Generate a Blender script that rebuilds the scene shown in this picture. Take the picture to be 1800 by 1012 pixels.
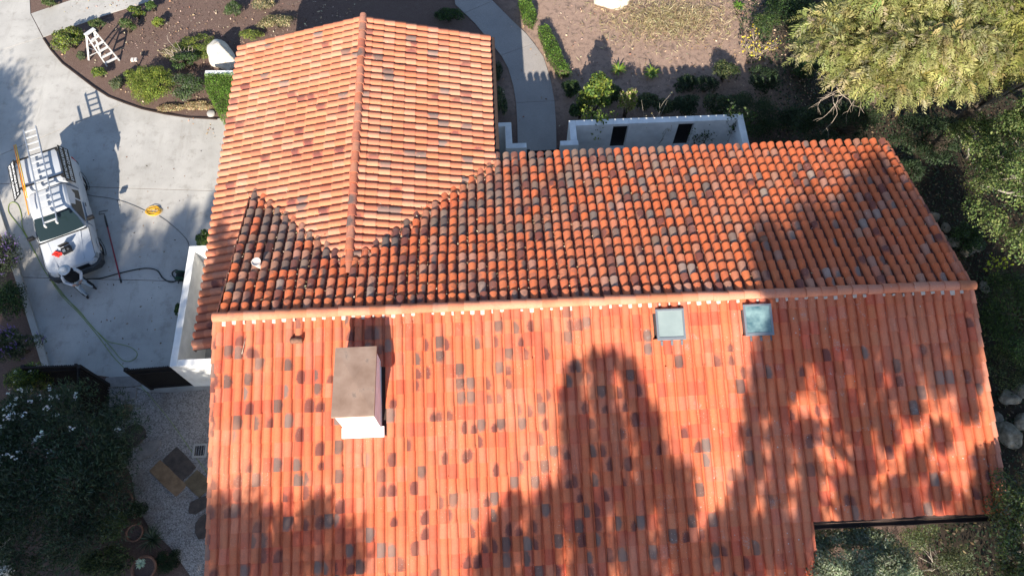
import bpy, bmesh, math, random
import numpy as np
from mathutils import Vector, Matrix, Quaternion

# ------------------------------------------------------------------ clear
for o in list(bpy.data.objects): bpy.data.objects.remove(o, do_unlink=True)
scene = bpy.context.scene
col = scene.collection
rng = np.random.default_rng(7)
random.seed(7)

# ------------------------------------------------------------------ camera
cd = bpy.data.cameras.new('camera'); cam = bpy.data.objects.new('camera', cd); col.objects.link(cam)
cd.sensor_width = 36.0; cd.lens = 26.0; cd.clip_end = 3000.0; cd.clip_start = 0.1
_p, _psi, _rho = math.radians(64.32), math.radians(2.109), math.radians(-0.458)
_f = Vector((math.sin(_psi)*math.cos(_p), math.cos(_psi)*math.cos(_p), -math.sin(_p)))
_r = Vector((math.cos(_psi), -math.sin(_psi), 0)); _u = _r.cross(_f)
_r2 = math.cos(_rho)*_r + math.sin(_rho)*_u; _u2 = -math.sin(_rho)*_r + math.cos(_rho)*_u
cam.matrix_world = Matrix(((_r2.x, _u2.x, -_f.x, 8.187), (_r2.y, _u2.y, -_f.y, -8.802), (_r2.z, _u2.z, -_f.z, 24.41), (0, 0, 0, 1)))
scene.camera = cam

# ------------------------------------------------------------------ world, sun, exposure
AZ, EL = math.radians(79.7), math.radians(29.3)       # direction the light travels (plan), sun elevation
w = bpy.data.worlds.new('World'); scene.world = w; w.use_nodes = True
nt = w.node_tree; nt.nodes.clear()
sky = nt.nodes.new('ShaderNodeTexSky'); sky.sky_type = 'NISHITA'; sky.sun_disc = False
sky.sun_elevation = EL; sky.sun_rotation = math.radians(190.3); sky.altitude = 100; sky.air_density = 1.0; sky.dust_density = 0.6; sky.ozone_density = 2.2
bg = nt.nodes.new('ShaderNodeBackground'); bg.inputs['Strength'].default_value = 0.10
wo = nt.nodes.new('ShaderNodeOutputWorld')
nt.links.new(sky.outputs[0], bg.inputs[0]); nt.links.new(bg.outputs[0], wo.inputs[0])
sl = bpy.data.lights.new('sun', 'SUN'); sun = bpy.data.objects.new('sun', sl); col.objects.link(sun)
sl.energy = 5.0; sl.angle = math.radians(0.5); sl.color = (1.0, 0.92, 0.80)
_sd = Vector((math.cos(AZ)*math.cos(EL), math.sin(AZ)*math.cos(EL), -math.sin(EL)))
sun.rotation_euler = _sd.to_track_quat('-Z', 'Y').to_euler(); sun.location = (0, -20, 30)
scene.view_settings.view_transform = 'Standard'; scene.view_settings.look = 'None'
scene.view_settings.exposure = 1.12; scene.view_settings.gamma = 1.0

# ------------------------------------------------------------------ material helpers
def srgb(r, g, b):
    f = lambda c: (c/255/12.92) if c/255 <= .04045 else ((c/255+.055)/1.055)**2.4
    return (f(r), f(g), f(b), 1)
class NT:
    def __init__(self, name, rough=0.8, spec=0.3, metal=0.0):
        self.m = bpy.data.materials.new(name); self.m.use_nodes = True
        self.t = self.m.node_tree; self.b = self.t.nodes['Principled BSDF']
        self.b.inputs['Roughness'].default_value = rough; self.b.inputs['Metallic'].default_value = metal
        self.b.inputs['Specular IOR Level'].default_value = spec
    def n(self, typ, **k):
        n = self.t.nodes.new(typ)
        for a, v in k.items():
            if a.startswith('i_'): n.inputs[a[2:].replace('_', ' ')].default_value = v
            else: setattr(n, a, v)
        return n
    def l(self, a, b): self.t.links.new(a, b)
    def pos(self): 
        return self.n('ShaderNodeNewGeometry').outputs['Position']
    def noise(self, scale, detail=4, rough=.6, vec=None):
        n = self.n('ShaderNodeTexNoise'); n.inputs['Scale'].default_value = scale; n.inputs['Detail'].default_value = detail; n.inputs['Roughness'].default_value = rough
        self.l(vec if vec is not None else self.pos(), n.inputs['Vector']); return n.outputs['Fac']
    def ramp(self, fac, stops, interp='LINEAR'):
        r = self.n('ShaderNodeValToRGB'); e = r.color_ramp.elements; r.color_ramp.interpolation = interp
        while len(e) < len(stops): e.new(.5)
        for i, (p, c) in enumerate(stops):
            e[i].position = p; e[i].color = c if len(c) == 4 else (*c, 1)
        self.l(fac, r.inputs[0]); return r.outputs[0]
    def mix(self, fac, a, b, mode='MIX'):
        m = self.n('ShaderNodeMix', data_type='RGBA', blend_type=mode)
        for sock, v in ((m.inputs[0], fac), (m.inputs[6], a), (m.inputs[7], b)):
            if isinstance(v, bpy.types.NodeSocket): self.l(v, sock)
            elif isinstance(v, (int, float)): sock.default_value = v
            else: sock.default_value = v if len(v) == 4 else (*v, 1)
        return m.outputs[2]
    def math(self, op, a, b=0.0, c=0.0, clamp=False):
        m = self.n('ShaderNodeMath', operation=op, use_clamp=clamp)
        for s, v in zip(m.inputs, (a, b, c)):
            if isinstance(v, bpy.types.NodeSocket): self.l(v, s)
            else: s.default_value = v
        return m.outputs[0]
    def sstep(self, x, a, b):
        m = self.n('ShaderNodeMapRange', interpolation_type='SMOOTHSTEP')
        m.inputs['From Min'].default_value = a; m.inputs['From Max'].default_value = b
        self.l(x, m.inputs['Value']); return m.outputs[0]
    def attr(self, name, out='Color'):
        a = self.n('ShaderNodeAttribute', attribute_name=name); return a.outputs[out]
    def color(self, c):
        if isinstance(c, bpy.types.NodeSocket): self.l(c, self.b.inputs['Base Color'])
        else: self.b.inputs['Base Color'].default_value = c if len(c) == 4 else (*c, 1)
        return self
    def bump(self, h, strength=.3, dist=.02):
        b = self.n('ShaderNodeBump'); b.inputs['Strength'].default_value = strength; b.inputs['Distance'].default_value = dist
        self.l(h, b.inputs['Height']); self.l(b.outputs[0], self.b.inputs['Normal']); return self

def plain(name, c, rough=.6, spec=.3, metal=0, var=.12, scale=9., bump=0):
    t = NT(name, rough, spec, metal); n = t.noise(scale, 5)
    lo = tuple(max(0, q*(1-var*1.6)) for q in c[:3]); hi = tuple(min(1, q*(1+var)) for q in c[:3])
    t.color(t.ramp(n, [(.3, lo), (.7, hi)]))
    if bump: t.bump(t.noise(scale*6, 4), bump, .01)
    return t.m

# -- terracotta: every tile carries its own tone and, some of them, a kiln flash
def tile_mat(name, lichen, grime, dust, streak=0.0):
    t = NT(name, .85, .25)
    tint = t.attr('tint'); fl = t.n('ShaderNodeSeparateColor'); t.l(t.attr('flash'), fl.inputs[0])
    kind = t.n('ShaderNodeAttribute', attribute_name='flash_kind').outputs['Fac']
    uv = t.n('ShaderNodeUVMap', uv_map='uv'); s = t.n('ShaderNodeSeparateXYZ'); t.l(uv.outputs[0], s.inputs[0])
    dx = t.math('MULTIPLY', t.math('SUBTRACT', s.outputs[0], fl.outputs[0]), 1.25)
    dy = t.math('SUBTRACT', s.outputs[1], fl.outputs[1])
    d = t.math('SQRT', t.math('ADD', t.math('MULTIPLY', dx, dx), t.math('MULTIPLY', dy, dy)))
    d = t.math('ADD', d, t.math('MULTIPLY', t.math('SUBTRACT', t.noise(13, 6, .75), .5), .62))
    k = t.math('SUBTRACT', fl.outputs[2], d)
    m = t.sstep(k, -.16, .17)
    grain = t.sstep(t.noise(70, 3, .8), .42, .62)
    m = t.math('MULTIPLY', m, t.math('ADD', t.math('MULTIPLY', grain, .16), .84))
    fc = t.ramp(kind, [(0, (.15, .052, .045)), (.33, (.15, .052, .045)), (.5, (.12, .086, .075)), (1, (.19, .15, .13))])
    big = t.noise(.42, 5, .62); fine = t.noise(26, 6, .7)
    c = t.mix(1.0, tint, t.ramp(fine, [(.3, (.86, .84, .82)), (.7, (1.1, 1.1, 1.1))]), 'MULTIPLY')
    c = t.mix(m, c, fc)
    c = t.mix(t.math('MULTIPLY', t.sstep(big, .42, .66), dust), c, (.62, .285, .175))
    if grime:
        sg = t.n('ShaderNodeSeparateXYZ'); t.l(t.pos(), sg.inputs[0]); fall = t.math('SUBTRACT', 1.0, t.math('MULTIPLY', t.sstep(sg.outputs[0], 6.0, 15.0), .75))
        g = t.math('MULTIPLY', t.math('MULTIPLY', t.sstep(t.noise(4.2, 6, .72), .48, .64), grime), fall)
        c = t.mix(g, c, (.115, .085, .075))
        st = t.math('MULTIPLY', t.sstep(t.noise(17, 5, .75), .60, .72), grime)
        c = t.mix(st, c, (.20, .165, .13))
    if streak:
        sv = t.n('ShaderNodeVectorMath', operation='MULTIPLY'); sv.inputs[1].default_value = (4.5, .35, .35); t.l(t.pos(), sv.inputs[0])
        c = t.mix(t.math('MULTIPLY', t.sstep(t.noise(1.0, 6, .72, sv.outputs[0]), .50, .70), streak), c, (.20, .075, .055))
    # pale speckle and lichen discs
    v = t.n('ShaderNodeTexVoronoi', feature='F1'); v.inputs['Scale'].default_value = 7.0; t.l(t.pos(), v.inputs['Vector'])
    spot = t.math('LESS_THAN', t.math('ADD', v.outputs['Distance'], t.math('MULTIPLY', t.noise(40, 3), .12)), .19)
    vs = t.n('ShaderNodeSeparateColor'); t.l(v.outputs['Color'], vs.inputs[0])
    spot = t.math('MULTIPLY', spot, t.math('LESS_THAN', vs.outputs[0], .30))
    sx = t.n('ShaderNodeSeparateXYZ'); t.l(t.pos(), sx.inputs[0])
    zone = t.math('MULTIPLY', t.sstep(t.noise(.55, 3), .47, .60), t.sstep(sx.outputs[0], 9.0, 15.0))
    c = t.mix(t.math('MULTIPLY', t.math('MULTIPLY', spot, zone), lichen), c, (.50, .49, .45))
    zs = t.math('MULTIPLY', t.sstep(t.noise(2.2, 3), .60, .68), t.sstep(sx.outputs[0], 10.0, 14.0))
    c = t.mix(t.math('MULTIPLY', t.math('MULTIPLY', zs, t.sstep(t.noise(33, 4, .8), .48, .6)), lichen*.55), c, (.38, .37, .35))
    v2 = t.n('ShaderNodeTexVoronoi', feature='F1'); v2.inputs['Scale'].default_value = 16.0; t.l(t.pos(), v2.inputs['Vector'])
    sp2 = t.math('MULTIPLY', t.math('LESS_THAN', v2.outputs['Distance'], .13), t.sstep(t.noise(.8, 3), .52, .62))
    c = t.mix(t.math('MULTIPLY', sp2, .8), c, (.62, .50, .42))
    t.color(c); t.bump(fine, .35, .006)
    return t.m

M = {}
M['tile_south'] = tile_mat('terracotta_south', 1.0, .10, .34, .40)
M['tile_north'] = tile_mat('terracotta_weathered', .45, .55, .15, .30)
M['tile_garage'] = tile_mat('terracotta_garage', .25, .05, .25)
M['tile_ridge'] = tile_mat('terracotta_ridge', .5, .30, .45)
M['deck'] = plain('roof_felt', (.055, .035, .03), .95)
M['pan'] = plain('terracotta_pan', (.19, .07, .05), .9, var=.5, scale=14)
M['mortar'] = plain('white_mortar', (.54, .46, .385), .9, var=.1, bump=.4)
M['stucco'] = plain('white_stucco', (.77, .76, .735), .9, var=.10, scale=2.2, bump=.35)
M['fascia'] = plain('brown_fascia', (.05, .032, .025), .8)
M['metal_cap'] = None
M['black_metal'] = plain('black_paint', (.012, .011, .011), .55, .4)
M['black_wood'] = plain('black_stain', (.014, .011, .010), .75, .3, var=.35, scale=20)
M['alu'] = plain('aluminium', (.62, .63, .65), .38, .5, .75, var=.08)
M['white_alu'] = plain('pale_aluminium', (.60, .59, .57), .45, .5, .2, var=.1)
M['white_paint'] = plain('white_car_paint', (.45, .465, .485), .22, .5, var=.03, scale=2)
M['grey_plastic'] = plain('grey_plastic', (.045, .048, .052), .6)
M['rubber'] = plain('tyre_rubber', (.012, .012, .013), .85)
M['black_plastic'] = plain('black_plastic', (.010, .010, .011), .45, .4)
M['red_cloth'] = plain('red_cloth', (.62, .035, .025), .9, var=.3, scale=30)
M['red_paint'] = plain('red_pole_paint', (.22, .012, .03), .4)
M['hose_green'] = plain('hose_green', (.20, .27, .03), .5, var=.2)
M['hose_dark'] = plain('hose_dark', (.012, .018, .017), .5)
M['reel_green'] = plain('reel_green', (.012, .05, .03), .5)
M['cord_yellow'] = plain('cord_yellow', (.60, .34, .02), .5)
M['cord_dark'] = plain('cord_dark', (.06, .055, .05), .6)
M['orange'] = plain('orange_fibreglass', (.62, .22, .02), .4)
M['white_print'] = plain('white_lettering', (.85, .85, .85), .6, var=.02)
M['bark'] = plain('bark', (.10, .075, .055), .95, var=.4, scale=14, bump=.8)
M['bark_pale'] = plain('pale_bark', (.33, .29, .24), .95, var=.3, scale=18, bump=.5)
M['dead_twig'] = plain('dead_twig', (.42, .34, .27), .95, var=.3)
M['clay_pot'] = plain('clay_pot', (.20, .10, .065), .85, var=.25)
M['white_vent'] = plain('white_vent', (.60, .53, .48), .7)
M['skin'] = plain('skin', (.36, .21, .15), .6)
M['jeans'] = plain('jeans', (.34, .41, .48), .9, var=.25, scale=14)
M['vest'] = plain('black_vest', (.014, .014, .016), .85)
M['shirt'] = plain('white_sleeves', (.50, .52, .55), .85, var=.08)
M['hat'] = plain('grey_hat', (.42, .45, .48), .85, var=.1)
M['boot'] = plain('boot', (.035, .03, .028), .8)
M['lamp_glass'] = plain('lamp_lens', (.26, .28, .29), .12, .6, .1)
M['chrome'] = plain('chrome', (.6, .6, .62), .2, .5, .9)

def mk():
    t = NT('chimney_cap_metal', .65, .3, .0)
    a = t.noise(1.6, 5); b = t.noise(12, 5)
    c = t.ramp(a, [(.3, (.22, .14, .10)), (.55, (.29, .195, .145)), (.75, (.36, .26, .20))])
    c = t.mix(t.math('MULTIPLY', t.sstep(t.noise(3.2, 5, .7), .58, .72), .55), c, (.11, .085, .075))
    t.color(c); M['metal_cap'] = t.m
    t = NT('concrete', .92, .2)
    a = t.noise(.5, 5, .6); b = t.noise(55, 4, .7); c0 = t.noise(2.2, 6, .7)
    c = t.ramp(a, [(.3, (.335, .32, .295)), (.55, (.43, .41, .38)), (.75, (.50, .48, .44))])
    c = t.mix(1.0, c, t.ramp(b, [(.25, (.78, .78, .78)), (.7, (1.1, 1.1, 1.1))]), 'MULTIPLY')
    c = t.mix(t.math('MULTIPLY', t.sstep(c0, .50, .70), .55), c, (.24, .225, .20))
    sv = t.n('ShaderNodeVectorMath', operation='MULTIPLY'); sv.inputs[1].default_value = (2.4, .35, 1); t.l(t.pos(), sv.inputs[0])
    c = t.mix(t.math('MULTIPLY', t.sstep(t.noise(1.0, 6, .7, sv.outputs[0]), .52, .70), .38), c, (.27, .25, .22))
    c = t.mix(t.math('MULTIPLY', t.sstep(t.noise(7, 5, .75), .66, .74), .35), c, (.17, .16, .15))
    v = t.n('ShaderNodeTexVoronoi', feature='DISTANCE_TO_EDGE'); v.inputs['Scale'].default_value = .16
    mp = t.n('ShaderNodeVectorMath', operation='ADD'); ns = t.n('ShaderNodeTexNoise'); ns.inputs['Scale'].default_value = .9; ns.inputs['Detail'].default_value = 5
    t.l(t.pos(), ns.inputs['Vector']); t.l(t.pos(), mp.inputs[0]); t.l(ns.outputs['Color'], mp.inputs[1]); t.l(mp.outputs[0], v.inputs['Vector'])
    c = t.mix(t.math('MULTIPLY', t.math('LESS_THAN', v.outputs['Distance'], .0008), .16), c, (.15, .14, .13))
    t.color(c); t.bump(b, .35, .006); M['concrete'] = t.m
    t = NT('aggregate_path', .92, .2)
    b = t.noise(60, 4, .75); a = t.noise(1.1, 4)
    c = t.ramp(b, [(.3, (.20, .175, .16)), (.5, (.31, .285, .265)), (.72, (.42, .39, .37))])
    c = t.mix(.6, c, t.ramp(a, [(.3, (.82, .82, .82)), (.7, (1.08, 1.06, 1.04))]), 'MULTIPLY')
    t.color(c); t.bump(b, .4, .006); M['path'] = t.m
    # soil: mulch to the west of the walk, paler trodden dirt to the east
    t = NT('soil', .97, .1)
    b = t.noise(38, 6, .8); m_ = t.noise(3.5, 6, .7); a = t.noise(.35, 4)
    mul = t.ramp(b, [(.28, (.055, .036, .030)), (.5, (.135, .088, .072)), (.66, (.21, .15, .125)), (.8, (.36, .27, .22))])
    dirt = t.ramp(b, [(.25, (.18, .118, .09)), (.5, (.315, .215, .165)), (.75, (.43, .315, .25))])
    dirt = t.mix(t.sstep(m_, .45, .7), dirt, t.ramp(b, [(.3, (.10, .068, .055)), (.7, (.22, .15, .12))]))
    s = t.n('ShaderNodeSeparateXYZ'); t.l(t.pos(), s.inputs[0])
    e = t.math('ADD', s.outputs[0], t.math('MULTIPLY', t.math('SUBTRACT', a, .5), 3.0))
    f = t.math('MULTIPLY', t.sstep(e, 8.3, 10.0), t.sstep(t.math('ADD', s.outputs[1], t.math('MULTIPLY', t.math('SUBTRACT', m_, .5), 2.0)), 10.2, 11.8))  # dirt stops short of the house; darker mulch colour deepens its shadow there
    c = t.mix(f, mul, dirt)
    c = t.mix(t.math('MULTIPLY', t.sstep(m_, .52, .68), .3), c, (.21, .16, .13))
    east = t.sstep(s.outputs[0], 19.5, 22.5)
    c = t.mix(east, c, t.ramp(b, [(.3, (.018, .014, .01)), (.6, (.055, .042, .03)), (.8, (.13, .10, .07))]))  # soil colour blackened towards the creek side to deepen the shade
    t.color(c); t.bump(b, .8, .03); M['soil'] = t.m
    t = NT('gravel', .95, .15)
    v = t.n('ShaderNodeTexVoronoi', feature='F1'); v.inputs['Scale'].default_value = 32; t.l(t.pos(), v.inputs['Vector'])
    vs = t.n('ShaderNodeSeparateColor'); t.l(v.outputs['Color'], vs.inputs[0])
    c = t.ramp(vs.outputs[0], [(0, (.16, .145, .135)), (.5, (.31, .285, .27)), (.85, (.38, .355, .335)), (1, (.42, .395, .375))])
    c = t.mix(t.math('MULTIPLY', t.sstep(t.noise(.7, 5, .7), .48, .66), .5), c, (.15, .115, .09))
    t.color(c); h = t.math('SUBTRACT', 1.0, v.outputs['Distance']); t.bump(h, .9, .025); M['gravel'] = t.m
    for nm, lo, hi in (('flag_grey', (.17, .155, .145), (.30, .27, .25)), ('flag_tan', (.17, .105, .06), (.32, .21, .125)), ('flag_dark', (.045, .038, .035), (.12, .095, .08)), ('flag_brown', (.09, .065, .04), (.2, .15, .09))):
        t = NT(nm, .9, .25); n = t.noise(5, 7, .7)
        t.color(t.ramp(n, [(.3, lo), (.7, hi)])); t.bump(n, .6, .03); M[nm] = t.m
    t = NT('boulder_stone', .95, .15); n = t.noise(3, 8, .7); n2 = t.noise(22, 6, .8)
    c = t.ramp(n, [(.3, (.34, .29, .22)), (.5, (.60, .54, .45)), (.7, (.74, .70, .62))])
    c = t.mix(t.math('MULTIPLY', t.sstep(n2, .58, .72), .4), c, (.22, .2, .17))
    t.color(c); t.bump(n2, .7, .03); M['boulder'] = t.m
    t = NT('creek_stone', .95, .15); n = t.noise(3, 8, .7)
    t.color(t.ramp(n, [(.3, (.07, .06, .045)), (.5, (.19, .165, .125)), (.7, (.36, .32, .25))])); t.bump(n, .7, .05); M['creek'] = t.m
    # leaves: each leaf has its own tone
    for nm, rough, tr in (('leaf', .55, .35), ('leaf_gloss', .32, .3), ('straw', .8, .25), ('petal', .7, .4)):
        t = NT('foliage_'+nm, rough, .35)
        tint = t.attr('tint'); t.color(tint)
        tl = t.n('ShaderNodeBsdfTranslucent'); t.l(t.mix(1.0, tint, (1.15, 1.2, .55) if nm != 'petal' else (1, 1, 1), 'MULTIPLY'), tl.inputs[0])
        mx = t.n('ShaderNodeMixShader'); mx.inputs[0].default_value = tr
        out = t.t.nodes['Material Output']; t.l(t.b.outputs[0], mx.inputs[1]); t.l(tl.outputs[0], mx.inputs[2]); t.l(mx.outputs[0], out.inputs[0])
        M[nm] = t.m
    t = NT('litter', .95, .1); t.color(t.attr('tint')); M['litter'] = t.m
    t = NT('car_glass', .05, .22); t.color((.012, .022, .025)); M['car_glass'] = t.m
    t = NT('skylight_pane', .08, .6); t.color(t.ramp(t.noise(1.2, 3), [(.3, (.20, .245, .24)), (.7, (.28, .33, .315))])); M['sky_pane'] = t.m
    t = NT('skylight_pane_clear', .05, .6); t.color(t.ramp(t.noise(2.0, 3), [(.35, (.06, .12, .14)), (.6, (.20, .30, .30))])); M['sky_pane2'] = t.m
    t = NT('skylight_frame', .45, .4, .3); t.color((.19, .21, .23)); M['sky_frame'] = t.m
mk()

# ------------------------------------------------------------------ object helpers
def origin(o):
    v = Vector((0, 0, 0))
    while o is not None: v += o.location; o = o.parent
    return v
def tag(o, label, cat, group=None):
    o['label'] = label; o['category'] = cat
    if group: o['group'] = group
    return o
def empty(name, loc, label, cat, group=None, rz=0):
    o = bpy.data.objects.new(name, None); col.objects.link(o); o.location = loc; o.rotation_euler = (0, 0, rz); o.empty_display_size = .2
    return tag(o, label, cat, group)
def link(name, me, mat=None, parent=None):
    o = bpy.data.objects.new(name, me); col.objects.link(o)
    if mat is not None and len(me.materials) == 0: me.materials.append(mat)
    if parent is not None: o.parent = parent
    return o
class MB:
    def __init__(self): self.v = []; self.f = []; self.sm = []
    def add(self, vs, fs, smooth=False):
        b = len(self.v); self.v += [tuple(q) for q in vs]; self.f += [tuple(b+i for i in f) for f in fs]; self.sm += [smooth]*len(fs); return self
    def box(self, c, s, R=None, top=1.0):
        x, y, z = s[0]/2, s[1]/2, s[2]/2; vs = []
        for k, dz in ((1, -z), (top, z)):
            for dx, dy in ((-x, -y), (x, -y), (x, y), (-x, y)): vs.append(Vector((dx*k, dy*k, dz)))
        if R is not None: vs = [R @ q for q in vs]
        c = Vector(c)
        return self.add([q + c for q in vs], [(3, 2, 1, 0), (4, 5, 6, 7), (0, 1, 5, 4), (1, 2, 6, 5), (2, 3, 7, 6), (3, 0, 4, 7)])
    def prism(self, poly, z0, z1):
        n = len(poly); a = sum(poly[i][0]*poly[(i+1) % n][1]-poly[(i+1) % n][0]*poly[i][1] for i in range(n))
        if a < 0: poly = poly[::-1]
        return self.add([(p[0], p[1], z0) for p in poly]+[(p[0], p[1], z1) for p in poly], [tuple(range(n))[::-1], tuple(range(n, 2*n))]+[(i, (i+1) % n, n+(i+1) % n, n+i) for i in range(n)])
    def bar(self, a, b, w, h=None, up=(0, 0, 1)):
        a, b = Vector(a), Vector(b); h = h or w; d = (b-a); L = d.length; d.normalize()
        s = d.cross(Vector(up)); s = s.normalized() if s.length > 1e-4 else Vector((1, 0, 0)); u = s.cross(d)
        R = Matrix((s, d, u)).transposed()
        return self.box((a+b)/2, (w, L, h), R)
    def tube(self, pts, r, n=8, caps=True):
        pts = [Vector(p) for p in pts]; rr = r if isinstance(r, (list, tuple)) else [r]*len(pts); b = len(self.v); vs = []; fs = []
        prev = None
        for i, p in enumerate(pts):
            d = (pts[min(i+1, len(pts)-1)]-pts[max(i-1, 0)]); d = d.normalized() if d.length > 1e-7 else Vector((0, 0, 1))
            if prev is None: s = d.orthogonal().normalized()
            else:
                s = prev - d*prev.dot(d); s = s.normalized() if s.length > 1e-5 else d.orthogonal().normalized()
            prev = s; u = d.cross(s)
            for k in range(n):
                a = 2*math.pi*k/n; vs.append(p + (s*math.cos(a)+u*math.sin(a))*rr[i])
        for i in range(len(pts)-1):
            for k in range(n): fs.append((i*n+k, i*n+(k+1) % n, (i+1)*n+(k+1) % n, (i+1)*n+k))
        if caps: fs += [tuple(range(n))[::-1], tuple((len(pts)-1)*n+k for k in range(n))]
        return self.add(vs, fs, True)
    def lathe(self, prof, c, n=20, axis='Z'):
        vs = []; fs = []; c = Vector(c)
        for r, z in prof:
            for k in range(n):
                a = 2*math.pi*k/n; q = (r*math.cos(a), r*math.sin(a), z)
                if axis == 'X': q = (z, r*math.cos(a), r*math.sin(a))
                if axis == 'Y': q = (r*math.sin(a), z, r*math.cos(a))
                vs.append(c+Vector(q))
        for i in range(len(prof)-1):
            for k in range(n): fs.append((i*n+k, i*n+(k+1) % n, (i+1)*n+(k+1) % n, (i+1)*n+k))
        return self.add(vs, fs, True)
    def build(self, name, mat, parent=None, local=False, bevel=0):
        o0 = Vector((0, 0, 0)) if local or parent is None else origin(parent)
        me = bpy.data.meshes.new(name); me.from_pydata([tuple(Vector(q)-o0) for q in self.v], [], self.f)
        me.polygons.foreach_set('use_smooth', self.sm); me.update()
        o = link(name, me, mat, parent)
        if bevel:
            m = o.modifiers.new('bevel', 'BEVEL'); m.width = bevel; m.segments = 2; m.limit_method = 'ANGLE'; m.angle_limit = .6
        return o
def base_mesh(o, base):
    """put a top-level mesh's origin at its own base"""
    o.data.transform(Matrix.Translation(-Vector(base))); o.location = base; return o

def np_mesh(name, V, Q, tint=None, smooth=False, uv=None, flash=None, kind=None, mat=None, parent=None):
    """fast mesh from arrays of vertices and quads (or triangles)"""
    V = np.asarray(V, np.float32); Q = np.asarray(Q, np.int32); k = Q.shape[1]
    me = bpy.data.meshes.new(name); me.vertices.add(len(V)); me.vertices.foreach_set('co', V.ravel())
    me.loops.add(Q.size); me.loops.foreach_set('vertex_index', Q.ravel()); me.polygons.add(len(Q))
    me.polygons.foreach_set('loop_start', np.arange(0, Q.size, k, dtype=np.int32)); me.polygons.foreach_set('loop_total', np.full(len(Q), k, np.int32))
    me.polygons.foreach_set('use_smooth', np.full(len(Q), smooth, bool))
    def fattr(nm, a):
        at = me.attributes.new(nm, 'FLOAT_COLOR', 'FACE'); c = np.ones((len(Q), 4), np.float32); c[:, :3] = a; at.data.foreach_set('color', c.ravel())
    if tint is not None: fattr('tint', tint)
    if flash is not None: fattr('flash', flash)
    if kind is not None: me.attributes.new('flash_kind', 'FLOAT', 'FACE').data.foreach_set('value', np.asarray(kind, np.float32))
    if uv is not None: me.uv_layers.new(name='uv').data.foreach_set('uv', np.asarray(uv, np.float32).ravel())
    me.update(calc_edges=True); me.validate()
    if mat is not None: me.materials.append(mat)
    if parent is False: return me
    return link(name, me, None, parent)

# ------------------------------------------------------------------ terrain
def ss(a, b, x):
    t = np.clip((np.asarray(x, float)-a)/(b-a), 0, 1); return t*t*(3-2*t)
def gz(x, y):
    z = -.80*ss(2.0, 9.0, x)*ss(5.0, 8.5, y)
    z = z - 1.6*ss(20.5, 25.5, np.asarray(x)+0.05*np.asarray(y))
    return z
def G(x, y, h=0.0): return Vector((x, y, float(gz(x, y))+h))
_xs = np.concatenate([[-900, -300, -120, -60], np.arange(-32, 45.01, .35), [60, 120, 300, 900]])
_ys = np.concatenate([[-900, -300, -120, -60], np.arange(-32, 36.01, .35), [60, 120, 300, 900]])
_X, _Y = np.meshgrid(_xs, _ys); _bz = gz(_X, _Y) + .018*np.sin(_X*2.1+np.cos(_Y*1.7)*2)*np.cos(_Y*1.9) - .03
_n = len(_xs); _q = np.array([(j*_n+i, j*_n+i+1, (j+1)*_n+i+1, (j+1)*_n+i) for j in range(len(_ys)-1) for i in range(_n-1)])
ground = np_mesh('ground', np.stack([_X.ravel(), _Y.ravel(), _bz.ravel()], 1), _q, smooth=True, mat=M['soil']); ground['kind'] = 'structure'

def slab(poly, name, mat, parent, top=.0, th=.12, gap=.013, sub=0):
    """one cast slab that follows the ground, shrunk by half a joint"""
    n = len(poly); ar = sum(poly[i][0]*poly[(i+1) % n][1]-poly[(i+1) % n][0]*poly[i][1] for i in range(n))
    P = [Vector((p[0], p[1])) for p in (poly if ar > 0 else poly[::-1])]; Q = []
    for i in range(n):
        d0 = (P[i]-P[i-1]).normalized(); d1 = (P[(i+1) % n]-P[i]).normalized(); n0 = Vector((-d0.y, d0.x)); n1 = Vector((-d1.y, d1.x)); m = (n0+n1); Q.append(P[i]+m*(gap/max(.25, 1+n0.dot(n1))))
    bm = bmesh.new(); bm.faces.new([bm.verts.new((q.x, q.y, 0)) for q in Q])
    for v in bm.verts: v.co.z = float(gz(v.co.x, v.co.y))+top
    ex = bmesh.ops.extrude_face_region(bm, geom=list(bm.faces))
    for v in [g for g in ex['geom'] if isinstance(g, bmesh.types.BMVert)]: v.co.z -= th
    bmesh.ops.recalc_face_normals(bm, faces=bm.faces)
    me = bpy.data.meshes.new(name); bm.to_mesh(me); bm.free(); return link(name, me, mat, parent)

# driveway: sub-base sheet with the cast slabs as its pieces
drv = MB().prism([(-16.60,20.71), (-3.05,20.06), (-6.89,17.94), (-8.55,17.29), (-10.97,16.15), (-11.34,15.94), (-10.81,15.23), (-10.15,14.46), (-9.27,13.69), (-7.85,12.55), (-6.31,11.82), (-4.36,11.31), (-2.04,11.06), (-0.90,-0.83), (-4.00,-0.53), (-5.52,0.11), (-7.64,0.50), (-10.95,6.89)], -.14, -.02).build('driveway', M['soil']); drv['kind'] = 'structure'
slab([(-16.81,20.72), (-13.12,20.54), (-12.28,17.50), (-11.42,16.07), (-14.89,14.62)], 'concrete_slab', M['concrete'], drv)
slab([(-12.28,17.50), (-10.72,18.22), (-6.48,20.22), (-2.52,20.03), (-6.91,18.04), (-8.57,17.39), (-10.99,16.25), (-11.39,16.04)], 'concrete_slab', M['concrete'], drv)
slab([(-14.89,14.62), (-11.42,16.07), (-10.88,15.33), (-10.22,14.56), (-9.34,13.79), (-8.61,13.17), (-7.92,12.64), (-7.13,12.25), (-10.44,10.47), (-12.47,9.34)], 'concrete_slab', M['concrete'], drv)
slab([(-12.47,9.34), (-10.44,10.47), (-7.13,12.25), (-6.37,11.91), (-5.38,11.60), (-4.41,11.38), (-3.18,11.23), (-2.04,11.12), (-1.76,7.58), (-8.16,8.11), (-11.74,8.44)], 'concrete_slab', M['concrete'], drv)
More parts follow.
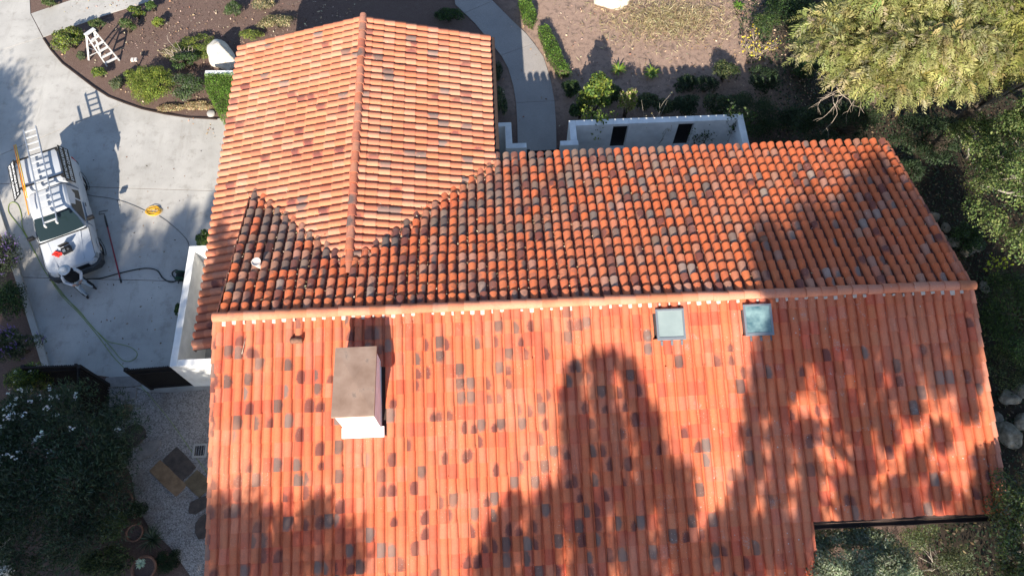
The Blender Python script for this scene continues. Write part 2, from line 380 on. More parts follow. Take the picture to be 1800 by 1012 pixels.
slab([(-11.74,8.44), (-8.16,8.11), (-1.76,7.58), (-1.41,3.59), (-3.52,3.76), (-9.56,4.20), (-10.96,6.94)], 'concrete_slab', M['concrete'], drv)
slab([(-9.56,4.20), (-3.52,3.76), (-1.41,3.59), (-1.31,-0.61), (-4.01,-0.49), (-5.53,0.15), (-7.69,0.54)], 'concrete_slab', M['concrete'], drv)

def strip(pts, w, h, name, mat, parent=None, base=0.0, kind=None):
    P = [Vector((p[0], p[1], 0)) for p in pts]; L = []; R = []
    for i, p in enumerate(P):
        d = (P[min(i+1, len(P)-1)]-P[max(i-1, 0)]).normalized(); n = Vector((-d.y, d.x, 0)); L.append(p+n*w/2); R.append(p-n*w/2)
    mb = MB(); vs = []
    for l, r in zip(L, R):
        g = float(gz(l.x, l.y))+base
        vs += [(l.x, l.y, g-.1), (l.x, l.y, g+h), (r.x, r.y, g+h), (r.x, r.y, g-.1)]
    fs = []
    for i in range(len(P)-1):
        for k in range(3): fs.append((i*4+k, i*4+k+1, (i+1)*4+k+1, (i+1)*4+k))
    fs += [(0, 1, 2, 3), tuple((len(P)-1)*4+k for k in (3, 2, 1, 0))]
    mb.add(vs, fs); o = mb.build(name, mat, parent)
    bm = bmesh.new(); bm.from_mesh(o.data); bmesh.ops.recalc_face_normals(bm, faces=bm.faces); bm.to_mesh(o.data); bm.free()
    if kind: o['kind'] = kind
    return o
strip([(-12.42,9.67), (-11.09,7.10), (-9.56,4.20), (-7.69,0.54)], .22, .11, 'kerb', M['concrete'], kind='structure')
strip([(-11.37,15.97), (-10.87,15.26), (-10.21,14.49), (-9.32,13.72), (-8.60,13.10), (-7.90,12.58), (-7.12,12.19), (-6.36,11.85), (-5.37,11.54), (-4.40,11.32), (-3.17,11.17)], .05, .035, 'bed_edging', M['fascia'], kind='structure')

# curving front walk, cast in panels
wl = [[(6.54,19.51), (6.65,17.78), (7.08,17.25)], [(7.08,17.25), (7.54,16.66), (8.15,15.66), (8.66,14.79)], [(8.66,14.79), (8.93,14.06), (9.11,13.09), (9.19,12.11)], [(9.19,12.11), (9.19,10.93), (9.13,9.18), (9.08,7.72)]]
wr = [[(8.01,19.65), (8.34,18.33), (8.39,18.11)], [(8.39,18.11), (9.23,16.88), (9.84,16.02), (10.16,15.43)], [(10.16,15.43), (10.53,14.64), (10.77,13.33), (10.86,12.13)], [(10.86,12.13), (10.84,10.85), (10.74,9.11), (10.63,7.64)]]
walk = MB()
for a, b in zip(wl, wr):
    for i in range(len(a)-1): 
        vs = [a[i], b[i], b[i+1], a[i+1]]; walk.add([(p[0], p[1], float(gz(*p))-.05) for p in vs], [(0, 1, 2, 3)])
walk = walk.build('path', M['soil']); walk['kind'] = 'structure'
for a, b in zip(wl, wr): slab(a+b[::-1], 'path_slab', M['path'], walk, top=.02, gap=.008)
# planter soil is the ground; the gravel court
court = MB()
cp = [(-5.58,-0.62), (-5.60,0.12), (-4.01,-0.49), (-3.27,-0.52), (-0.95,-0.42), (-0.04,-8.27), (-1.19,-7.28), (-1.73,-6.48), (-2.48,-5.61), (-3.27,-4.94), (-3.77,-4.30), (-4.08,-3.38), (-4.79,-2.23)]
court.prism(cp, -.1, .012); court = court.build('gravel_court', M['gravel']); court['kind'] = 'structure'

# ------------------------------------------------------------------ the house
ZR, LX, T, DN = 4.92, 21.89, .27, 6.29             # main ridge height, length, pitch, plan depth north
XG, ZG, YN, WL, WR, YS, TG = 3.63, 4.46, 11.95, 4.95, 4.73, -.25, .2556
XS, DS, DS2 = 16.29, 6.18, 8.35                    # the south eave steps back at XS
house = empty('tiled_house', (0, 0, 0), 'white stucco house under sprawling terracotta tile roofs with chimney and two skylights', 'house')
_c, _s = 1/math.sqrt(1+T*T), T/math.sqrt(1+T*T); _cg, _sg = 1/math.sqrt(1+TG*TG), TG/math.sqrt(1+TG*TG)
SLOPES = {
    'south': (Vector((0, 0, ZR)), Vector((1, 0, 0)), Vector((0, _c, _s)), Vector((0, -_s, _c))),
    'north': (Vector((LX, 0, ZR)), Vector((-1, 0, 0)), Vector((0, -_c, _s)), Vector((0, _s, _c))),
    'west': (Vector((XG, YN, ZG)), Vector((0, -1, 0)), Vector((_cg, 0, _sg)), Vector((-_sg, 0, _cg))),
    'east': (Vector((XG, 1.2, ZG)), Vector((0, 1, 0)), Vector((-_cg, 0, _sg)), Vector((_sg, 0, _cg)))}
def smat(sl, u, v, h=0.0):
    o, eu, up, n = SLOPES[sl]; p = o + eu*u - up*v + n*h
    return Matrix(((eu.x, up.x, n.x, p.x), (eu.y, up.y, n.y, p.y), (eu.z, up.z, n.z, p.z), (0, 0, 0, 1)))
_ci = cam.matrix_world.inverted()
def in_view(p):
    q = _ci @ Vector(p); return abs(q.x/-q.z) < .70 and abs(q.y/-q.z) < .395, (q.length)

W, EXP = .2843, .395
def s_tile():
    """one S-profile clay tile: barrel, pan, thick lower edge"""
    pr = [(-.002, -.012)] + [(W*.40-W*.395*math.cos(a), .0+.098*math.sin(a)**.85) for a in (.03, .30, .70, 1.12, math.pi/2, 2.02, 2.44, 2.84, 3.11)] + [(W*.86, -.012), (W*.95, -.014), (W*1.12, -.016)]
    L, lift, th = .455, .034, .048; n = len(pr); V = []; Q = []; uv = []
    for y, z in ((0, lift), (L, .0)):
        for x, h in pr: V.append((x, y, h+z))
    for x, h in pr: V.append((x, .004, h+lift-th))
    for x, h in pr: V.append((x, 0, h+lift))
    xs = np.array([p[0] for p in pr]); us = (xs-xs.min())/(xs.max()-xs.min())
    for i in range(n-1):
        Q.append((i, i+1, n+i+1, n+i)); uv += [(us[i], 0), (us[i+1], 0), (us[i+1], 1.15), (us[i], 1.15)]
        Q.append((2*n+i, 2*n+i+1, 3*n+i+1, 3*n+i)); uv += [(us[i], 0), (us[i+1], 0), (us[i+1], 0), (us[i], 0)]
    return np.array(V), np.array(Q), np.array(uv)
WN = .2995
def barrel_tile():
    """tapered mission cap tile, wide end down-slope"""
    L, lift, n = .47, .048, 9; V = []; Q = []; uv = []
    for y, r, z, k in ((0, .122, lift, 1), (L, .098, 0, 1), (0.004, .122, lift, .85), (0, .122, lift, 1)):
        for i in range(n):
            a = math.pi*i/(n-1); V.append((-math.cos(a)*r*k, y, .02+z+math.sin(a)*r*k*.98))
    for i in range(n-1):
        Q.append((i, i+1, n+i+1, n+i)); uv += [(i/(n-1), 0), ((i+1)/(n-1), 0), ((i+1)/(n-1), 1.15), (i/(n-1), 1.15)]
        Q.append((2*n+i, 2*n+i+1, 3*n+i+1, 3*n+i)); uv += [(i/(n-1), 0)]*4
    return np.array(V), np.array(Q), np.array(uv)

def pal(kind):
    r = rng.random(); v = .035
    if kind == 'south':
        b = np.array([.59, .158, .072])
        if r < .16: b = np.array([.60, .18, .10])
        elif r < .36: b = np.array([.55, .120, .064])
        elif r < .40: b = np.array([.60, .18, .085])
    elif kind == 'north':
        b = np.array([.60, .150, .060]); v = .06
        if r < .20: b = np.array([.54, .180, .095])
        elif r < .37: b = np.array([.43, .20, .135])
        elif r < .39: b = np.array([.33, .235, .19])
    else:
        b = np.array([.53, .180, .098]); v = .045
        if r < .35: b = np.array([.56, .225, .14])
        elif r < .5: b = np.array([.52, .170, .090])
        elif r < .58: b = np.array([.47, .150, .088])
    return np.clip(b*(1+rng.normal(0, v))*(1+rng.normal(0, .02, 3)), .02, .75)
def flash(prob, grey=.4):
    if rng.random() > prob: return (0, 0, -1.0), 0.0
    side = rng.random()
    if rng.random() < grey: return (rng.choice([.02, .30, .34]), .5+rng.normal(0, .12), rng.uniform(.48, .68)), rng.choice([.5, .75, 1.0])
    return ((.60 if side < .55 else .02)+rng.normal(0, .08), rng.uniform(.05, .55), rng.uniform(.42, .68)), 0.0

def lay(slope_obj, sl, base, cells, mat, name, field_name, kind, nvar=22, nmax=300):
    """lay tiles: the nearest in view as objects of their own, the rest as one field"""
    V0, Q0, UV0 = base; cells = list(cells); sc = []
    for c in cells:
        vis, d = in_view(c['m'].translation); sc.append(d if vis else 1e6+d)
    order = np.argsort(sc); single = set(order[:nmax].tolist())
    variants = []
    for k in range(nvar):
        fk, kd = flash(1.0 if k % 4 == 0 else 0.0, c.get('grey', .4)); tn = pal(kind)
        me = np_mesh(name, V0, Q0, np.tile(tn, (len(Q0), 1)), True, UV0, np.tile(fk, (len(Q0), 1)), np.full(len(Q0), kd), mat, False)
        variants.append((me, k % 4 == 0))
    pv = [m for m, f in variants if not f]; fv = [m for m, f in variants if f]
    Vs, Qs, UVs, Ts, Fs, Ks = [], [], [], [], [], []; off = 0
    for i, c in enumerate(cells):
        fk, kd = c['flash']
        if i in single:
            pool = fv if fk[2] > 0 else pv
            o = bpy.data.objects.new(name, pool[int(rng.integers(len(pool)))]); col.objects.link(o); o.parent = slope_obj; o.matrix_local = c['m']
            continue
        m = np.array(c['m']); Vs.append(V0 @ m[:3, :3].T + m[:3, 3]); Qs.append(Q0+off); off += len(V0); UVs.append(UV0)
        Ts.append(np.tile(c['tint'], (len(Q0), 1))); Fs.append(np.tile(fk, (len(Q0), 1))); Ks.append(np.full(len(Q0), kd))
    if Vs:
        o = np_mesh(field_name, np.concatenate(Vs), np.concatenate(Qs), np.concatenate(Ts), True, np.concatenate(UVs), np.concatenate(Fs), np.concatenate(Ks), mat, slope_obj); o['kind'] = 'stuff'
def jit(m, a=.010, d=.004):
    return m @ Matrix.Translation((rng.normal(0, d), rng.normal(0, d*1.5), abs(rng.normal(0, d*.6)))) @ Matrix.Rotation(rng.normal(0, a), 4, 'Z') @ Matrix.Rotation(rng.normal(0, a*1.1), 4, 'Y')
def deckplane(name, pts, mat=None):
    mb = MB(); n = len(pts); mb.add([Vector(p)-Vector((0, 0, .035)) for p in pts]+[Vector(p)-Vector((0, 0, .12)) for p in pts], [tuple(range(n)), tuple(range(2*n-1, n-1, -1))]+[(i, (i+1) % n, n+(i+1) % n, n+i) for i in range(n)])
    o = mb.build(name, mat or M['deck'], house)
    bm = bmesh.new(); bm.from_mesh(o.data); bmesh.ops.recalc_face_normals(bm, faces=bm.faces); bm.to_mesh(o.data); bm.free(); return o
zs = lambda y: ZR+T*y
zn = lambda y: ZR-T*y
zw = lambda x: ZG-TG*(XG-x)
ze = lambda x: ZG-TG*(x-XG)
roof_s = deckplane('roof_slope', [(.03, 0, ZR), (.03, -DS2, zs(-DS2)), (XS, -DS2, zs(-DS2)), (XS, -DS, zs(-DS)), (LX-.03, -DS, zs(-DS)), (LX-.03, 0, ZR)])
roof_s['label'] = 'sunlit slope facing the camera, with dark kiln-flashed tiles and tree shade'
roof_n = deckplane('roof_slope', [(.05, 0, ZR), (LX-.03, 0, ZR), (LX-.03, DN, zn(DN)), (.05, DN, zn(DN))])
roof_n['label'] = 'far slope of weathered barrel tiles behind the main ridge'
roof_w = deckplane('roof_slope', [(XG, YN, ZG), (XG-WL, YN, zw(XG-WL)), (XG-WL, YS, zw(XG-WL)), (XG, YS, ZG)])
roof_w['label'] = 'left slope of the garage roof'
roof_e = deckplane('roof_slope', [(XG, YN, ZG), (XG, 1.2, ZG), (XG+WR, DN-.1, ze(XG+WR)), (XG+WR, YN, ze(XG+WR))])
roof_e['label'] = 'right slope of the garage roof'

# openings in the south slope: chimney and two skylights (x0, x1, y0, y1)
CH = (3.70, 4.72, -3.24, -1.42)
SK = [(12.60, 13.42, -1.17, -.30), (15.13, 15.95, -1.15, -.27)]
def blocked(x, y):
    for (a, b, c, d) in SK+[CH]:
        if a-.01 < x < b+.01 and c-.10 < y < d+.02: return True
    return False
cells = []
ncol = int(round(LX/W)); rowtone = {}
for j in range(1, 24):
    for i in range(ncol):
        u, v = i*LX/ncol, j*EXP+.03; y = -v*_c; ymid = y+EXP*.5; xm = u+W*.4
        if v*_c > (DS if u > XS-.05 else DS2)+.10: continue
        if blocked(xm, ymid): continue
        key = (j, i//int(rng.integers(5, 14)+1)); 
        if key not in rowtone: rowtone[key] = 1+rng.normal(0, .05)
        pr_ = .27 if xm < 12 else (.18 if xm < 15 else .08)
        if v < .5: pr_ *= .3
        cells.append(dict(m=jit(smat('south', u+.007*math.sin(j*.8+i*1.9)+.006*math.sin(i*.37), v+.008*math.sin(i*.55+j*.3)), .013, .0055 if rng.random() > .03 else .012), tint=pal('south')*rowtone[key], flash=flash(pr_, .42), grey=.42))
lay(roof_s, 'south', s_tile(), cells, M['tile_south'], 'roof_tile', 'roof_tile_field', 'south', 32)
cells = []
for j in range(1, 18):
    for i in range(int(LX/WN)+1):
        u, v = i*WN+.14, j*.395+.02; x = LX-u; y = v*_c; ym = y-.2
        if v*_c > DN+.22 or x < .04: continue
        zz = zn(ym)
        if x < XG+WR+.1 and zz < (zw(x) if x < XG else ze(x))-.16: continue
        cells.append(dict(m=jit(smat('north', u+.010*math.sin(j*.7+i*1.7), v+.010*math.sin(i*.6)), .018, .007), tint=((np.array([[.30, .155, .105], [.24, .165, .125], [.42, .17, .10], [.17, .125, .105]][int(rng.integers(4))])*(1+rng.normal(0, .1))) if rng.random() < .70*(1-min(1, max(0, (x-6)/10))) else pal('north') if x < 9 or rng.random() < .62 else np.array([.62, .145, .052])*(1+rng.normal(0, .06))), flash=flash(.20, .5)))
lay(roof_n, 'north', barrel_tile(), cells, M['tile_north'], 'barrel_tile', 'barrel_tile_field', 'north', 32)
# pan tiles lie in the channels between the barrels
mb = MB()
for i in range(int(LX/WN)+1):
    u = i*WN+.14+WN/2
    if LX-u < .12: continue
    for j in range(1, 18):
        v = j*.395+.06
        if v*_c > DN+.05: continue
        m = smat('north', u, v); vs = []
        for y, z in ((0, .022), (.44, .004)):
            for k in range(5):
                a = math.pi*k/4; vs.append(m @ Vector((-math.cos(a)*.085, y, .045+z-math.sin(a)*.045)))
        mb.add(vs, [(k, k+1, 5+k+1, 5+k) for k in range(4)], True)
po = mb.build('pan_tile_field', M['pan'], roof_n); po['kind'] = 'stuff'
for sl, ob, L0, L1, wd in (('west', roof_w, 0, YN-YS, WL), ('east', roof_e, 0, YN-1.2, WR)):
    cells = []; n = int(round((L1-L0)/W))
    for i in range(n):
        for j in range(1, 15):
            u, v = i*(L1-L0)/n, j*EXP-.055
            if v*_cg > wd+.12: continue
            m = smat(sl, u, v); p = m @ Vector((W*.4, EXP*.5, 0))
            if p.z < zn(p.y)-.12 and p.x > .2: continue
            if sl == 'east' and p.y < DN and p.x > XG+WR-.1: continue
            cells.append(dict(m=jit(m, .009, .004), tint=pal('garage'), flash=flash(.11, .3), grey=.3))
    lay(ob, sl, s_tile(), cells, M['tile_garage'], 'roof_tile', 'roof_tile_field', 'garage', 24, 300 if sl == 'west' else 200)

# ridge caps, one tile at a time, bedded in mortar
def cap_mesh(L, r0, r1, kind='garage', fp=.25):
    n = 9; V = []; Q = []; uv = []
    for y, r, z in ((0, r0, .022), (L, r1, 0), (.004, r0*.86, .022), (0, r0, .022)):
        for i in range(n):
            a = math.pi*(i/(n-1)*1.06-.03); V.append((-math.cos(a)*r, y, z+math.sin(a)*r*.92))
    for i in range(n-1):
        Q.append((i, i+1, n+i+1, n+i)); uv += [(i/(n-1), 0), ((i+1)/(n-1), 0), ((i+1)/(n-1), 1), (i/(n-1), 1)]
        Q.append((2*n+i, 2*n+i+1, 3*n+i+1, 3*n+i)); uv += [(i/(n-1), 0)]*4
    V, Q, uv = np.array(V), np.array(Q), np.array(uv)
    ms = []
    for k in range(8):
        fk, kd = flash(fp, .3); ms.append(np_mesh('ridge_tile', V, Q, np.tile(pal(kind), (len(Q), 1)), True, uv, np.tile(fk, (len(Q), 1)), np.full(len(Q), kd), M['tile_ridge'], False))
    return ms
ridge = MB().box((LX/2, .0, ZR+.045), (LX-.04, .20, .09)).build('main_ridge', M['mortar'], house)
ms = cap_mesh(.50, .150, .138, 'garage', 0); nr = 49
for i in range(nr):
    o = bpy.data.objects.new('ridge_tile', ms[int(rng.integers(8))]); col.objects.link(o); o.parent = ridge
    x = -.05+(LX+.1)*i/nr
    m = Matrix(((0, 1, 0, x), (1, 0, 0, rng.normal(0, .008)), (0, 0, 1, ZR+.075+rng.normal(0, .004)), (0, 0, 0, 1)))
    m = m @ Matrix.Rotation(rng.normal(0, .008), 4, 'Z'); m = m @ Matrix.Diagonal((-1, 1, 1, 1)); o.matrix_local = m
mb = MB()
for i in range(ncol+1):
    x = (i-.10)*LX/ncol
    if x < .02 or x > LX-.05 or rng.random() < .12: continue
    mb.box((x, -.150+rng.normal(0, .012), ZR+.0), (.10+rng.normal(0, .03), .11+rng.normal(0, .035), .10), Matrix.Rotation(math.atan(T), 3, 'X'))
mb.build('mortar_bedding', M['mortar'], ridge, bevel=.02)['kind'] = 'stuff'
gridge = MB().box((XG, (YN+1.55)/2, ZG+.03), (.16, YN-1.55-.05, .08)).build('garage_ridge', M['mortar'], house)
ms = cap_mesh(.46, .145, .115); y = 1.42; k = 0
while y < YN-.05:
    o = bpy.data.objects.new('ridge_tile', ms[int(rng.integers(8))]); col.objects.link(o); o.parent = gridge
    L = min(.405, YN+.05-y)
    o.matrix_local = Matrix.Translation((XG+rng.normal(0, .008), y, ZG+.055+rng.normal(0, .004))) @ Matrix.Rotation(rng.normal(0, .012), 4, 'Z')
    y += L
# rake edges: a run of barrel tiles down the gable ends
def rake(p0, p1, nm, mat_i=0):
    p0, p1 = Vector(p0), Vector(p1); d = (p1-p0); n = max(1, int(d.length/.395)); up = -d.normalized(); eu = up.cross(Vector((0, 0, 1))).normalized(); nn = eu.cross(up)
    b = MB().bar(p0-Vector((0, 0, .10)), p1-Vector((0, 0, .10)), .05, .20).build('rake_board', M['fascia'], house)
    ms = cap_mesh(.46, .098, .082)
    for i in range(n):
        q = p0+d*((i+1)/n)
        o = bpy.data.objects.new('rake_tile', ms[int(rng.integers(8))]); col.objects.link(o); o.parent = b
        o.matrix_local = Matrix(((eu.x, up.x, nn.x, q.x), (eu.y, up.y, nn.y, q.y), (eu.z, up.z, nn.z, q.z+.02), (0, 0, 0, 1)))
rake((LX+.0, -.1, zs(-.1)), (LX+.0, -DS, zs(-DS)), 'r'); rake((LX, .1, zn(.1)), (LX, DN+.1, zn(DN+.1)), 'r')
rake((.0, -.1, zs(-.1)), (.0, -DS2, zs(-DS2)), 'r')
MB().bar((.0, .1, zn(.1)-.02), (.0, 5.0, zn(5.0)-.02), .04, .12).build('rake_board', M['pan'], house)
# eave boards and the gutter seen under the stepped-back eave
MB().bar((0, -DS2+.02, zs(-DS2)-.12), (XS, -DS2+.02, zs(-DS2)-.12), .04, .2).build('fascia_board', M['fascia'], house)
MB().bar((0.1+WR+XG, DN-.03, zn(DN)-.12), (LX, DN-.03, zn(DN)-.12), .04, .2).build('fascia_board', M['fascia'], house)
MB().bar((XG-WL+.03, YS, zw(XG-WL)-.12), (XG-WL+.03, YN, zw(XG-WL)-.12), .04, .2).build('fascia_board', M['fascia'], house)
MB().bar((XG+WR-.03, DN+.1, ze(XG+WR)-.12), (XG+WR-.03, YN, ze(XG+WR)-.12), .04, .2).build('fascia_board', M['fascia'], house)
gt = MB(); vs = []
for x in (XS+.02, LX):
    for yy, z in ((0, .0), (0, -.10), (-.03, -.13), (-.10, -.13), (-.13, -.10), (-.13, .0), (-.115, .0), (-.115, -.09), (-.02, -.09), (-.02, 0)): vs.append((x, -DS-.02+yy, zs(-DS)-.06+z))
gt.add(vs, [(i, (i+1) % 10, 10+(i+1) % 10, 10+i) for i in range(10)]); gt.build('gutter', M['fascia'], house)
# stucco walls under the eaves
def wallbox(x0, x1, y0, y1, top):
    return MB().box(((x0+x1)/2, (y0+y1)/2, top/2-.7), (x1-x0, y1-y0, top+1.4)).build('stucco_wall', M['stucco'], house)
wallbox(.45, XS-.5, -DS2+.7, DN-.75, 2.85); wallbox(XS-.497, LX-.5, -DS+.6, DN-.753, 2.85)
wallbox(-.85, XG+WR-.55, DN-.747, YN-.45, 3.05); wallbox(-.6, .447, .3, DN-.757, 3.0)
# gable infill
MB().add([(.45, -DS2+.7, 2.85), (.45, DN-.75, 2.85), (.45, DN-.75, zn(DN-.75)-.13), (.45, 0, ZR-.13), (.45, -DS2+.7, zs(-DS2+.7)-.13)], [(0, 1, 2, 3, 4)]).build('gable_wall', M['stucco'], house)
MB().add([(LX-.5, -DS+.6, 2.85), (LX-.5, DN-.75, 2.85), (LX-.5, DN-.75, zn(DN-.75)-.13), (LX-.5, 0, ZR-.13), (LX-.5, -DS+.6, zs(-DS+.6)-.13)], [(0, 1, 2, 3, 4)]).build('gable_wall', M['stucco'], house)
MB().add([(-.85, YN-.45, 3.05), (XG+WR-.55, YN-.45, 3.05), (XG+WR-.55, YN-.45, ze(XG+WR-.55)-.13), (XG, YN-.45, ZG-.13), (-.85, YN-.45, zw(-.85)-.13)], [(0, 1, 2, 3, 4)]).build('gable_wall', M['stucco'], house)

# chimney: white stucco stack, apron, brown sheet-metal cap folded along a cross
cx0, cx1, cy0, cy1 = CH; ct = zs(cy0)+1.42
ch = MB().box(((cx0+cx1)/2, (cy0+cy1)/2, (ct+3.2)/2), (cx1-cx0, cy1-cy0, ct-3.2)).build('chimney', M['stucco'], house, bevel=.012)
MB().box(((cx0+cx1)/2, cy0-.07, zs(cy0)+.06), (cx1-cx0+.16, .30, .12), Matrix.Rotation(math.atan(T), 3, 'X')).build('flashing_apron', M['stucco'], ch, bevel=.01)
MB().box(((cx0+cx1)/2, (cy0+cy1)/2, ct+.05), (cx1-cx0-.12, cy1-cy0-.12, .10)).build('cap_collar', M['fascia'], ch)
cap = MB(); a, b, c_, d_ = cx0-.05, cx1+.05, cy0-.05, cy1+.06; z0, z1 = ct+.08, ct+.17; mx, my = (a+b)/2, (c_+d_)/2
cap.add([(a, c_, z0), (b, c_, z0), (b, d_, z0), (a, d_, z0), (a, c_, z1), (b, c_, z1), (b, d_, z1), (a, d_, z1), (mx, my, z1+.035)], [(3, 2, 1, 0), (0, 1, 5, 4), (1, 2, 6, 5), (2, 3, 7, 6), (3, 0, 4, 7), (4, 5, 8), (5, 6, 8), (6, 7, 8), (7, 4, 8)])
cap.build('chimney_cap', M['metal_cap'], ch)
# skylights: curb, frame, pane
for k, (x0, x1, y0, y1) in enumerate(SK):
    R = Matrix.Rotation(math.atan(T), 3, 'X'); up = Vector((0, _c, _s)); nn = Vector((0, -_s, _c)); cc = Vector(((x0+x1)/2, (y0+y1)/2, zs((y0+y1)/2)))
    wx, wy = x1-x0, (y1-y0)/_c
    sk = MB().box(cc+nn*.065, (wx-.02, wy-.02, .17), R).build('skylight', M['sky_frame'], house)
    sk['label'] = ['pale skylight, left of the two below the ridge', 'darker blue skylight at the edge of the tree shade'][k]
    fr = MB()
    for dx, dy, sx, sy in ((0, wy/2-.03, wx, .06), (0, -wy/2+.045, wx, .09), (-wx/2+.03, .015, .06, wy-.15), (wx/2-.03, .015, .06, wy-.15)):
        fr.box(cc+nn*.17+Vector((1, 0, 0))*dx+up*dy, (sx, sy, .05), R)
    fr.build('frame', M['sky_frame'], sk, bevel=.006)
    MB().box(cc+nn*.163+up*.015, (wx-.118, wy-.148, .03), R).build('pane', [M['sky_pane'], M['sky_pane2']][k], sk)
    MB().box(cc+nn*.012-up*(wy/2+.07), (wx+.02, .13, .02), R).build('lower_flashing', M['sky_frame'], sk)
# roof vents
p = Vector((2.336, -0.754, 4.717)); 
tv = MB().tube([p+Vector((-.16, -.02, .10)), p+Vector((.0, -.02, .13)), p+Vector((.17, -.02, .13))], [.085, .09, .088], 12).build('clay_vent_pipe', M['clay_pot'], house); tv['label'] = 'short clay vent pipe lying across the sunlit tiles'
p = Vector((0.909, 1.844, 4.422)); wv = MB().lathe([(.0, .30), (.13, .30), (.145, .33), (.135, .34), (.10, .26), (.085, .05), (.09, -.1)], p+Vector((0, 0, .05)), 16).build('white_vent_pipe', M['white_vent'], house)
p = Vector((16.354, 2.058, 4.364)); MB().lathe([(.0, .20), (.10, .17), (.13, .10), (.12, 0), (.12, -.1)], p+Vector((0, 0, .06)), 14).build('clay_vent_cap', M['clay_pot'], house)

# ------------------------------------------------------------------ garden walls and gates
ew = empty('enclosure_wall', (-2.4, 1.9, 0), 'low white stucco wall boxing in the yard beside the garage, next to the driveway', 'wall')
def seg(par, x0, x1, y0, y1, z0, z1, name='wall_segment'):
    return MB().box(((x0+x1)/2, (y0+y1)/2, (z0+z1)/2), (x1-x0, y1-y0, z1-z0)).build(name, M['stucco'], par, bevel=.012)
seg(ew, -2.50, -2.27, -.33, 4.07, -.2, 2.02); seg(ew, -2.267, -.853, 3.84, 4.07, -.2, 2.02); seg(ew, -2.267, .44, -.33, -.10, -.2, 2.02)

cw = empty('courtyard_wall', (14.4, 9.05, -.45), 'white stucco courtyard wall with two barred openings behind the weathered roof', 'wall')
Z0, Z1 = -.7, 1.60
seg(cw, 11.08, 11.33, 8.24, 9.18, Z0, Z1); seg(cw, 10.68, 11.36, 8.02, 8.237, Z0, Z1)
seg(cw, 17.55, 17.80, 5.6, 9.18, Z0, Z1)
for a, b, z0, z1 in ((11.333, 12.79, Z0, Z1), (12.79, 13.38, Z0, .05), (12.79, 13.38, 1.45, Z1), (13.38, 15.32, Z0, Z1), (15.32, 15.93, Z0, .05), (15.32, 15.93, 1.45, Z1), (15.93, 17.547, Z0, Z1)):
    seg(cw, a+.0005, b-.0005, 8.92, 9.18, z0, z1)
for a, b in ((12.79, 13.38), (15.32, 15.93)):
    g = MB(); g.bar((a+.01, 9.05, .07), (b-.01, 9.05, .07), .04); g.bar((a+.01, 9.05, 1.43), (b-.01, 9.05, 1.43), .04); gr = g.build('window_grille', M['black_metal'], cw)
    n = 13  # bars packed nearly shut so the shaded opening looks black
    for k in range(n): x = a+.035+(b-a-.07)*k/(n-1); MB().bar((x, 9.05, .09), (x, 9.05, 1.41), .036).build('grille_bar', M['black_metal'], gr)
    MB().box(((a+b)/2, 9.02, .066), (b-a+.04, .30, .03)).build('sill', M['stucco'], cw)
cw2 = empty('entry_wall', (8.8, 8.4, -.45), 'stepped white stucco wall between the garage corner and the front walk', 'wall')
seg(cw2, 8.05, 8.87, 9.02, 9.20, Z0, Z1); seg(cw2, 8.62, 8.87, 8.21, 9.017, Z0, Z1); seg(cw2, 8.62, 9.40, 7.98, 8.207, Z0, Z1)

def slat_gate(name, a, b, h, z0, nslat, label, cat, solid=False, par=None):
    a, b = Vector((a[0], a[1], z0)), Vector((b[0], b[1], z0)); d = b-a; L = d.length; d.normalize()
    e = empty(name, a, label, cat); up = Vector((0, 0, 1)); n = Vector((-d.y, d.x, 0))
    for t, w_ in ((.06, .12), (L-.045, .09)):
        MB().bar(a+d*t, a+d*t+up*h, w_, w_, n).build('gate_post', M['black_wood'], e, bevel=.006)
    for z in (.16, h*.80, h-.06) if not solid else (.15, h*.5, h-.08):
        MB().bar(a+d*.12+up*z-n*.035, b-d*.09+up*z-n*.035, .035, .11).build('gate_rail', M['black_wood'], e)
    s = (L-.26)/nslat
    for k in range(nslat):
        q = a+d*(.145+s*(k+.5)); wd = s*(.62 if not solid else .97)
        MB().bar(q+up*.05, q+up*(h-.02-(.0 if solid else .015*(k % 2))), .022, wd, n).build('gate_slat', M['black_wood'], e)
    return e
slat_gate('driveway_gate', (-3.98, -.34), (-2.40, -.28), 1.96, 0.01, 22, 'black slatted gate leaf standing closed against the white enclosure wall', 'gate')
slat_gate('driveway_gate', (-5.44, -.12), (-5.14, -1.70), 1.98, 0.01, 14, 'black boarded gate leaf swung open beside the white-flowered bush', 'gate', True)
slat_gate('slat_fence', (-7.3, -.10), (-5.5, -.12), 1.98, 0.01, 22, 'short black slatted fence running from the open gate leaf behind the bush', 'fence')
slat_gate('entry_gate', (9.42, 8.06), (10.66, 8.08), 1.75, -.45, 15, 'dark slatted entry gate at the end of the front walk', 'gate')

# ------------------------------------------------------------------ pickup truck (local: +Y forward, +X its right side)
TH = math.radians(-67.7); tdir = Vector((math.cos(TH), math.sin(TH), 0)); front = Vector((-7.08, 3.98, 0)); tc = front - tdir*2.45
truck = empty('pickup_truck', tc, 'white pickup truck with camper shell, ladder rack and black lettered sign boards on the driveway', 'truck', rz=TH-math.pi/2)
truck.location = tc; truck.scale = (1.07, 1.02, 1.0)
def mirror_loft(sections, closed_ends=True):
    """sections: (y, [(x,z)...]) half profiles from bottom outward to the top centre"""
    mb = MB(); n = len(sections[0][1]); vs = []; fs = []; m = 2*n-1
    for y, pr in sections:
        row = [(x, y, z) for x, z in pr]+[(-x, y, z) for x, z in pr[-2::-1]]
        vs += row
    for i in range(len(sections)-1):
        for k in range(m-1): fs.append((i*m+k, i*m+k+1, (i+1)*m+k+1, (i+1)*m+k))
    if closed_ends: fs += [tuple(range(m)), tuple((len(sections)-1)*m+k for k in range(m))[::-1]]
    mb.add(vs, fs, True); return mb
